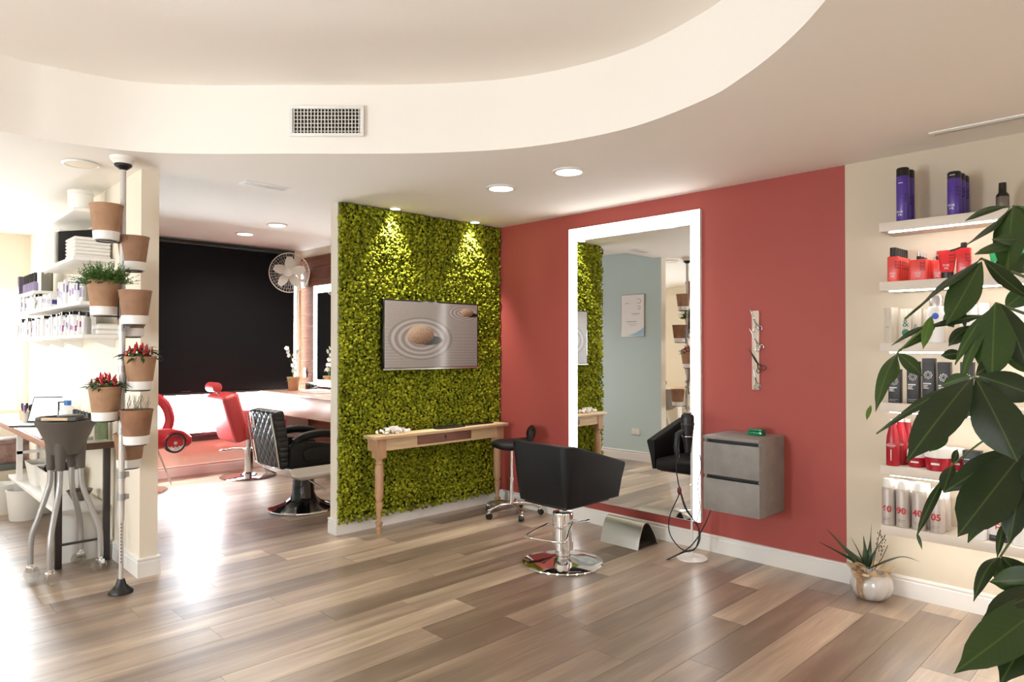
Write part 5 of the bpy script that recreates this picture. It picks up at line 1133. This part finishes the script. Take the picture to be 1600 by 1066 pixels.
# ---- tint trolley on four bowed legs
TC = Vector((-3.527, .43, 0)); t = thing('tint_trolley', 'dark grey plastic tint trolley on four bowed grey legs with clear wheels', 'trolley', TC)
MB().lathe([(0, .80), (.085, .80), (.10, .83), (.125, .90), (.155, .97), (.172, 1.0), (.178, 1.02), (.172, 1.024), (.162, 1.005), (.14, .96), (.08, .93), (0, .93)], 48).build('bowl', GREYPL, t, smooth=45)
legd = [(math.radians(165), .19), (math.radians(236), .215), (math.radians(57), .235), (math.radians(338), .20)]
for a, R_ in legd:
    u = Vector((math.cos(a), math.sin(a), 0))
    MB().tube([u * .07 + Vector((0, 0, .88)), u * .078 + Vector((0, 0, .80)), u * .085 + Vector((0, 0, .70))], [.05, .034, .0235], 14).build('leg_socket', GREYPL, t, smooth=60)
    P = spline([u * .085 + Vector((0, 0, .71)), u * .088 + Vector((0, 0, .62)), u * .11 + Vector((0, 0, .53)), u * (R_ * .78) + Vector((0, 0, .40)), u * (R_ * .97) + Vector((0, 0, .28)), u * R_ + Vector((0, 0, .16)), u * R_ + Vector((0, 0, .10))], 6)
    MB().tube(P, .0175, 12).build('leg', GALV, t, smooth=60)
    cs = MB().box(-.016, .016, -.022, .026, .045, .085).cyl((0, 0, .075), (0, 0, .105), .014, n=12).build('caster_fork', CHROME, t, bevel=.005, loc=u * R_, rot=(0, 0, a + .9))
    MB().cyl((-.026, .012, .04), (-.017, .012, .04), .04, n=24).cyl((.017, .012, .04), (.026, .012, .04), .04, n=24).build('clear_wheel', CLEARW, cs, smooth=40)
MB().prism(rrect(.30, .20, .07, 6), 'z', 1.022, 1.030).xf(Matrix.Translation((-.03, .03, 0)) @ Matrix.Rotation(.3, 4, 'Z')).build('top_tray', GREYPL, t, bevel=.003)
m = MB().tube([(-.03 + .125 * math.cos(2 * PI * k / 32), .05 + .085 * math.sin(2 * PI * k / 32), 1.038) for k in range(32)], .009, 8, closed=True); m.build('tray_rim', GREYPL, t, smooth=60)
MB().prism(rrect(.15, .12, .05, 6), 'z', 1.03, 1.052).xf(Matrix.Translation((.03, .02, 0))).build('swing_lid', GREYPL, t, bevel=.005)
t = thing('tint_brush', 'pale wooden handled brush across the grey trolley top', 'brush', TC + Vector((-.075, -.115, 1.031)), math.radians(-42))
MB().box(-.095, .075, -.012, .012, 0, .018).build('handle', PINE, t, bevel=.004); MB().box(.075, .125, -.014, .014, .001, .019).build('bristles', BLACKPL, t); MB().box(-.128, -.095, -.014, .014, 0, .02).build('grip', GREYPL, t, bevel=.004)

# ---- colour-bar table
t = thing('work_table', 'long white topped colour bar table with dark wooden edge along the wall', 'table', (0, 0, 0))
TOPW = M('white_table_top', rgb(232, 226, 216), .35); EDGE = wood('pink_brown_edge', (182, 140, 122), (160, 118, 100), (12, 1.2, 12))
MB().box(-3.548, -3.20, .60, 3.55, .832, .836).build('top_sheet', TOPW, t)
MB().box(-3.548, -3.20, .575, .60, .79, .835).build('end_edge', TABLEW, t, bevel=.002); MB().box(-3.57, -3.548, .575, 3.55, .79, .835).build('front_edge', EDGE, t, bevel=.002); MB().box(-3.548, -3.20, .60, 3.55, .795, .832).build('table_board', TABLEW, t)
for x in (-3.535, -3.245): MB().box(x - .02, x + .02, .59, .63, 0, .79).build('leg', DSTEEL, t, bevel=.002)
MB().box(-3.535, -3.245, .60, .612, .15, .165).build('cross_bar', DSTEEL, t); MB().box(-3.55, -3.51, 3.4, 3.44, 0, .79).build('leg', DSTEEL, t)
MB().box(-3.53, -3.22, .66, 2.6, .345, .375).build('lower_shelf', WHITE, t, bevel=.002)
for y in (.72, 2.5): MB().box(-3.5, -3.24, y, y + .02, .0, .345).build('shelf_support', WHITE, t)
MB().box(-3.53, -3.49, 2.18, 2.22, .375, .79).build('post', WHITE, t); MB().box(-3.53, -3.22, 2.18, 2.20, .60, .625).build('rail', WHITE, t)
ZT = .836
def onT(x, y): return onz(x, y, ZT)
# laptop facing the room
p = Vector((-3.39, 2.12, ZT)); t = thing('laptop', 'open laptop with white glowing screen on the colour bar table', 'laptop', p, math.radians(-40))
MB().box(-.17, .17, -.12, .12, 0, .016).build('keyboard_base', DSTEEL, t, bevel=.004)
lid = MB().box(-.17, .17, -.005, .005, 0, .235).xf(Matrix.Translation((0, .125, .016)) @ Matrix.Rotation(-.42, 4, 'X')).build('lid', BLACKPL, t, bevel=.003)
MB().box(-.158, .158, -.0075, -.0052, .012, .222).xf(Matrix.Translation((0, .125, .016)) @ Matrix.Rotation(-.42, 4, 'X')).build('display', M('white_display', (.9, .9, .9, 1), .2, emit=(.92, .96, 1, 1), es=1.2), lid)
# white squeeze bottles with black caps
for k, (dy, nm) in enumerate(((0, 'nearest'), (.1, 'second'), (.2, 'third'), (.31, 'fourth'), (.42, 'farthest'))):
    t = thing('squeeze_bottle', '%s of the white squeeze bottles with black caps on the table' % nm, 'bottle', (-3.265, 1.02 + dy, ZT), 0, 'white squeeze bottles')
    MB().lathe([(0, 0), (.033, 0), (.035, .004), (.034, .07), (.02, .125), (.016, .135), (0, .135)], 24).build('body', WBOT, t, smooth=45); MB().lathe([(0, .133), (.018, .133), (.018, .172), (.016, .175), (0, .175)], 18).build('cap', BCAP, t, smooth=40)
t = thing('jug', 'large white jug bottle with blue cap on the table', 'bottle', (-3.28, 1.62, ZT))
MB().lathe([(0, 0), (.055, 0), (.058, .005), (.058, .15), (.045, .185), (.022, .2), (0, .2)], 28).build('body', WBOT, t, smooth=45); MB().lathe([(0, .198), (.026, .198), (.026, .235), (0, .238)], 20).build('cap', M('blue_cap', rgb(52, 110, 178), .4), t, smooth=40)
t = thing('bottle_rack', 'thin black upright rack behind the laptop', 'rack', (-3.30, 1.84, ZT)); MB().box(-.035, .035, -.045, .045, 0, .008).build('base', BLACKPL, t); MB().box(-.006, .006, -.006, .006, .008, .21).build('post', BLACKPL, t); MB().box(-.006, .06, -.006, .006, .205, .215).build('arm', BLACKPL, t)
CUPC = [M('cup_%d' % k, rgb(*c), .4) for k, c in enumerate(((226, 186, 150), (120, 70, 160), (206, 200, 188), (150, 88, 66)))]
for k, (x, y) in enumerate(((-3.40, 2.72), (-3.34, 2.60), (-3.42, 2.46), (-3.30, 2.38))):
    t = thing('brush_cup', '%s cup of combs and brushes by the window end of the table' % ['pinkish', 'purple', 'pale grey', 'brown'][k], 'cup', (x, y, ZT), 0, 'cups of combs')
    MB().lathe([(0, 0), (.034, 0), (.038, .09), (.035, .09), (.031, .005), (0, .005)], 20).build('cup', CUPC[k], t, smooth=40)
    for q in range(3):
        a = q * 2.1 + k; cb_ = thing('tail_comb', '%s comb standing in the %s cup by the window end' % (['black', 'purple', 'dark grey'][q], ['pinkish', 'purple', 'pale grey', 'brown'][k]), 'comb', (x, y, ZT + .008), 0, 'combs in the cups')
        MB().cyl((.010 * math.cos(a), .010 * math.sin(a), 0), (.022 * math.cos(a), .022 * math.sin(a), .10), .004, n=6).build('tail', [BLACKPL, PURP, DSTEEL][q], cb_)
        MB().box(-.010, .010, -.002, .002, 0, .05).build('teeth', [BLACKPL, PURP, DSTEEL][q], cb_, loc=(.022 * math.cos(a), .022 * math.sin(a), .098), rot=(0, 0, a))
t = thing('magazine', 'open white magazine lying on the colour bar table', 'magazine', (-3.44, 1.62, ZT), .2); MB().box(-.09, .09, -.13, .13, 0, .006).build('left_pages', WBOT, t); MB().box(-.085, .085, .0, .125, .006, .010).build('raised_page', WHITE, t)
t = thing('folder', 'dark blue folder with white sheets near the table front', 'folder', (-3.44, 1.17, ZT), -.15); MB().box(-.10, .10, -.15, .15, 0, .006).build('cover', M('navy_cover', rgb(30, 36, 66), .5), t); MB().box(-.098, .09, -.13, .15, .006, .011).build('sheets', WBOT, t)
t = thing('kitchen_scale', 'small pale round dial scale at the near end of the table', 'scale', (-3.35, .80, ZT), math.radians(28))
MB().box(-.055, .055, -.04, .05, 0, .025).build('base', WPLAST, t, bevel=.006); MB().cyl((0, -.02, .075), (0, .03, .075), .058, n=32).build('dial_body', M('pale_green_enamel', rgb(206, 210, 196), .35), t, smooth=40)
MB().cyl((0, -.024, .075), (0, -.0202, .075), .048, n=32).build('dial', WHITE, t); MB().box(-.002, .002, -.026, -.0245, .07, .115).build('needle', BLACKPL, t); MB().lathe([(0, .135), (.05, .137), (.06, .150), (.055, .150), (0, .142)], 24).build('pan', WPLAST, t, smooth=40)
t = thing('glass_jar', 'greenish glass jar at the table end behind the pots', 'jar', (-3.255, .71, ZT)); MB().lathe([(0, 0), (.04, 0), (.042, .004), (.042, .15), (.039, .15), (.038, .008), (0, .008)], 24).build('glass', M('green_glass', rgb(190, 205, 180), .05, trans=.85), t, smooth=40); MB().lathe([(0, .152), (.043, .152), (.043, .166), (0, .17)], 24).build('lid', SILV, t, smooth=40)
for k in range(4):
    t = thing('hair_clip', '%s hair clip on the table behind the grey trolley' % ['nearest black', 'nearer steel', 'farther black', 'farthest steel'][k], 'hair clip', (-3.49 + (k % 2) * .05, .76 + k * .07, ZT), k * .9, 'hair clips on the table'); mt_ = CHROME if k % 2 else BLACKPL
    MB().box(-.03, .03, -.005, .005, 0, .004).build('lower_jaw', mt_, t); MB().box(-.03, .03, -.005, .005, 0, .003).xf(Matrix.Translation((0, 0, .0065)) @ Matrix.Rotation(-.06, 4, 'Y')).build('upper_jaw', mt_, t)
# below the table
def basket(label, c, sx, sy, h, filled):
    t = thing('basket', label, 'basket', c, 0, 'white baskets under the table'); o_ = rrect(sx, sy, .03, 4); i_ = [(x * .86, y * .86) for x, y in o_]; n = len(o_)
    MB().add([(x * .9, y * .9, z) for (x, y), z in [(q, 0) for q in i_]] + [(x, y, h) for x, y in o_] + [(x * .95, y * .95, h) for x, y in o_] + [(x * .85, y * .85, .01) for x, y in i_],
             [tuple(range(n - 1, -1, -1))] + [(i, (i + 1) % n, n + (i + 1) % n, n + i) for i in range(n)] + [(n + i, n + (i + 1) % n, 2 * n + (i + 1) % n, 2 * n + i) for i in range(n)] + [(2 * n + i, 2 * n + (i + 1) % n, 3 * n + (i + 1) % n, 3 * n + i) for i in range(n)] + [tuple(range(3 * n, 4 * n))]).build('shell', WPLAST, t, smooth=40)
    if filled:
        for q, (x, y, c_) in enumerate(((-.02, -.12, (72, 66, 66)), (.01, .01, (120, 40, 56)), (-.01, .13, (40, 40, 58)))):
            v_, f_ = pad(0, 0, 0, .06, .06, .045, 2.4, 16, 8); tag(MB().add([(a + .008 * math.sin(b * 90 + q), b, z + .012 * math.sin(a * 70 + b * 50)) for a, b, z in v_], f_).build('cloth', M('cloth_%d' % q, rgb(*c_), .9), None, smooth=60, loc=(c[0] + x, c[1] + y, c[2] + h - .01)), ['grey', 'dark red', 'navy'][q] + ' crumpled cloth in the stuffed white basket', 'cloth', 'cloths in the basket')
    return t
basket('white basket stuffed with dark cloths under the table', (-3.375, 1.42, .376), .24, .40, .19, True); basket('empty white basket on the lower table shelf', (-3.375, 1.93, .376), .24, .34, .18, False)
t = thing('bowl', 'dark glass bowl on the lower table shelf', 'bowl', (-3.33, .98, .376)); MB().lathe([(0, 0), (.045, 0), (.085, .075), (.08, .075), (.042, .008), (0, .008)], 28).build('bowl', GREYPL, t, smooth=50)
for lb, x, y, r in (('nearer white waste bin on the floor under the table', -3.44, 2.42, .13), ('farther white waste bin on the floor behind the other one', -3.55, 2.82, .13)):
    t = thing('waste_bin', lb, 'bin', (x, y, 0), 0, 'white waste bins'); MB().lathe([(0, 0), (r * .82, 0), (r * .84, .005), (r, .25), (r * 1.04, .252), (r * 1.04, .265), (r * .97, .265), (r * .8, .01), (0, .01)], 36).build('bucket', WPLAST, t, smooth=40)
t = thing('storage_chest', 'beige chest with grey green lid under the far table end', 'chest', (-3.42, 3.3, 0)); MB().box(-.16, .16, -.2, .2, 0, .34).build('body', M('beige_card', rgb(198, 188, 166), .6), t, bevel=.005); MB().box(-.165, .165, -.205, .205, .345, .40).build('lid', M('grey_green', rgb(96, 100, 92), .5), t, bevel=.005)
t = thing('picture_box', 'brown mottled box standing on the beige chest', 'box', (-3.42, 3.3, .401)); MB().box(-.13, .13, -.16, .16, 0, .18).build('box', M('brown_mottled', rgb(112, 78, 66), .5, var=(9, rgb(180, 150, 140))), t, bevel=.004); MB().box(-.133, .133, -.163, .163, .181, .22).build('lid', bpy.data.materials['brown_mottled'], t, bevel=.004)

# ---- wall shelves over the colour bar
XF, XB = -3.455, -3.197
def shelf(y0, y1, z, label, under=None, brackets=()):
    t = thing('wall_shelf', label, 'shelf', (XB, (y0 + y1) / 2, z), 0, 'white colour bar shelves'); L2 = (y1 - y0) / 2
    MB().box(XF - XB, 0, -L2, L2, -.025, 0).build('board', WHITE, t, bevel=.002)
    for y in brackets: MB().prism([(0, -.026), (-.16, -.026), (-.16, -.034), (-.02, -.09), (0, -.09)], 'y', y - (y0 + y1) / 2 - .008, y - (y0 + y1) / 2 + .008).build('bracket', WHITE, t)
shelf(.62, 1.95, 2.475, 'highest white shelf over the colour bar'); shelf(.62, 1.75, 2.135, 'second white shelf over the colour bar'); shelf(2.0, 3.3, 1.98, 'far white shelf holding black bottles near the window')
shelf(.42, 2.95, 1.815, 'long white shelf of cartons over the colour bar'); shelf(.36, 3.0, 1.59, 'lowest long white shelf over the colour bar', None, (.62, 1.54, 2.2, 2.77))
t = thing('canister', 'white cylindrical canister on the highest colour bar shelf', 'canister', (-3.37, .82, 2.475)); MB().lathe([(0, 0), (.078, 0), (.08, .004), (.08, .125), (0, .125)], 36).build('body', WPLAST, t, smooth=40); MB().lathe([(0, .126), (.083, .126), (.083, .145), (.08, .15), (0, .15)], 36).build('lid', SAUC, t, smooth=40)
for k in range(6):
    t = thing('towel', '%s folded white towel in the stack on the second colour bar shelf' % ['lowest', 'second lowest', 'third', 'fourth', 'fifth', 'topmost'][k], 'towel', (-3.33, .80, 2.136 + k * .0245), 0, 'stacked white towels'); MB().box(-.11, .12, -.13, .13, 0, .024).build('folded_cloth', SAUC, t, bevel=.010, seg=3); MB().box(-.112, -.108, -.12, .12, .008, .016).build('fold_edge', WHITE, t)
t = thing('file_box', 'black magazine file on the second colour bar shelf', 'box', (-3.36, 1.09, 2.136)); MB().prism([(-.10, 0), (.12, 0), (.12, .26), (-.10, .22)], 'y', -.04, .04).build('file', BLACKPL, t, bevel=.003); MB().box(-.09, .10, -.02, .02, .20, .24).build('papers', WHITE, t)
t = thing('storage_box', 'large white box at the far end of the second shelf', 'box', (-3.34, 1.42, 2.136)); MB().box(-.11, .12, -.18, .18, 0, .20).build('box', WBOT, t, bevel=.004); MB().box(-.114, .124, -.184, .184, .20, .24).build('lid', WHITE, t, bevel=.004)
bb = None
for k in range(6):
    lb = '%s black capped slim bottle in the row on the far shelf' % ['nearest', 'second nearest', 'third nearest', 'third farthest', 'second farthest', 'farthest'][k]
    if bb is None:
        bb = thing('slim_bottle', lb, 'bottle', (-3.42, 2.12, 1.981), 0, 'slim bottles on the far shelf'); MB().lathe([(0, 0), (.022, 0), (.022, .07), (.012, .085), (0, .085)], 16).build('body', M('lilac_bottle', rgb(150, 140, 176), .4), bb, smooth=40); MB().lathe([(0, .083), (.014, .083), (.012, .16), (0, .16)], 14).build('cap', BCAP, bb, smooth=40)
    else: dup(bb, (-3.42, 2.12 + k * .085, 1.981), 0, lb)
t = thing('display_card', 'dark olive card standing behind the slim bottles', 'card', (-3.30, 2.33, 1.981)); MB().box(-.006, .006, -.22, .22, 0, .21).build('card', M('olive_card', rgb(92, 88, 66), .6), t); MB().box(-.0075, -.0062, -.08, .08, .175, .19).build('printed_line', INKW, t)
t = thing('product_box', 'dark violet carton at the end of the far shelf', 'box', (-3.40, 2.78, 1.981)); MB().box(-.04, .04, -.045, .045, 0, .17).build('carton', M('violet_grey_carton', rgb(86, 74, 92), .5), t, bevel=.002); MB().box(-.0412, -.0402, -.03, .03, .03, .035).build('printed_line', INKW, t)
# cartons on the long shelf, colour tubes on the lowest shelf
LIL = M('lilac_print', rgb(150, 130, 190), .5); MAG = M('magenta_print', rgb(160, 70, 140), .5); NAV = M('navy_print', rgb(70, 62, 130), .5)
sr = random.Random(31)
def row(y0, y1, z, hr, wr_, name, label, group, stripes, caps=False):
    y = y0; nk = 0
    while y < y1:
        w_ = sr.uniform(*wr_); h = sr.uniform(*hr); x = XF + .045 + sr.uniform(0, .03)
        nk += 1; t = thing(name, label % ('%d%s' % (nk, {1: 'st', 2: 'nd', 3: 'rd'}.get(nk % 10 if nk // 10 != 1 else 0, 'th')) if nk > 1 else 'first'), 'box', (x, y + w_ / 2, z + .001), 0, group)
        MB().box(-.03, .05, -w_ / 2, w_ / 2, 0, h).build('carton', WBOT, t, bevel=.0012)
        st_ = stripes[sr.randrange(len(stripes))]; f0 = sr.uniform(.15, .5)
        MB().box(-.0312, -.0302, -w_ * .3, w_ * .3, h * f0, h * (f0 + sr.uniform(.2, .4))).box(-.02, .02, -w_ / 2 - .0010, -w_ / 2 - .0002, h * f0, h * (f0 + .3)).build('printed_panel', st_, t)
        if caps and sr.random() < .5: MB().box(-.02, .03, -w_ * .4, w_ * .4, h, h + .025).build('flap', BCAP, t)
        y += w_ + sr.uniform(.003, .012)
row(.50, 1.25, 1.816, (.17, .20), (.035, .06), 'product_carton', 'tall lilac printed carton, %s from the near end of the long colour bar shelf', 'tall lilac cartons', [LIL, LIL, NAV])
row(1.50, 1.90, 1.816, (.09, .13), (.04, .06), 'product_carton', 'low violet carton, %s of its row midway along the long colour bar shelf', 'low violet cartons', [NAV, NAV, LIL])
row(2.0, 2.85, 1.816, (.10, .14), (.05, .08), 'product_carton', 'white carton, %s of the row at the window end of the long shelf', 'far flapped cartons', [LIL, BCAP], True)
row(.55, 2.9, 1.591, (.12, .15), (.032, .046), 'tint_box', 'slim white tint box, %s from the near end of the lowest colour bar shelf', 'hair tint boxes', [MAG, WBOT, NAV, WBOT, MAG, WBOT], True)
t = thing('spray_bottle', 'small bottle with dark cap at the near end of the lowest colour bar shelf', 'bottle', (-3.40, .46, 1.591)); MB().lathe([(0, 0), (.02, 0), (.02, .10), (.012, .12), (0, .12)], 16).build('body', M('smoke_bottle', rgb(150, 146, 140), .3), t, smooth=40); MB().lathe([(0, .12), (.013, .12), (.013, .15), (0, .15)], 14).build('cap', BCAP, t, smooth=40)
t = thing('flat_case', 'pale flat case stacked at the near end of the lowest shelf', 'case', (-3.29, .48, 1.591)); MB().box(-.07, .08, -.09, .09, 0, .030).build('case', SAUC, t, bevel=.006); MB().box(-.071, .081, -.091, .091, .031, .036).build('lid', SAUC, t)
t = thing('flat_case', 'white upper flat case lying on the pale one', 'case', (-3.29, .48, 1.628)); MB().box(-.065, .075, -.085, .085, 0, .028).build('case', WPLAST, t, bevel=.006); MB().box(-.066, .076, -.086, .086, .029, .034).build('lid', WPLAST, t)
t = thing('grey_carton', 'grey brown carton at the near end of the long shelf', 'box', (-3.33, .455, 1.816)); MB().box(-.09, .10, -.03, .03, 0, .18).build('carton', M('greige_card', rgb(140, 130, 118), .6), t, bevel=.002); MB().box(-.05, .05, -.0312, -.0302, .04, .15).build('printed_panel', M('brown_print', rgb(84, 58, 52), .5), t)

# ---- desk and shell chair in the left part of the room (seen in the big mirror)
t = thing('desk', 'pale wooden desk reflected at the edge of the tall mirror', 'desk', (-6.5, 2.2, 0))
MB().box(-.45, .45, -.7, .7, .72, .755).build('desk_top', PINE, t, bevel=.003)
for sx in (-.4, .4):
    for sy in (-.65, .65): MB().box(sx - .025, sx + .025, sy - .025, sy + .025, 0, .72).build('leg', WHITE, t)
MB().box(-.40, .40, .60, .62, .35, .72).build('modesty_panel', WHITE, t)
t = thing('shell_chair', 'grey shell chair on thin chrome legs reflected in the tall mirror', 'chair', (-5.55, 1.55, 0), math.radians(150))
v_ = []; n = 24
for i in range(7):
    f = i / 6
    for k in range(n):
        a = 2 * PI * k / n; r_ = .10 + .17 * f ** .7; v_.append((r_ * math.cos(a), r_ * 1.05 * math.sin(a), .44 + (.05 + .30 * max(0, -math.cos(a)) ** 1.2 + .12 * abs(math.sin(a))) * f ** 1.6))
MB().add(v_, [(i * n + k, i * n + (k + 1) % n, (i + 1) * n + (k + 1) % n, (i + 1) * n + k) for i in range(6) for k in range(n)] + [tuple(range(n))]).build('seat_shell', M('grey_shell', rgb(120, 116, 112), .4), t, smooth=60)
for a in (45, 135, 225, 315): MB().cyl((.08 * math.cos(math.radians(a)), .08 * math.sin(math.radians(a)), .44), (.24 * math.cos(math.radians(a)), .24 * math.sin(math.radians(a)), 0), .011, n=8).build('leg', CHROME, t)
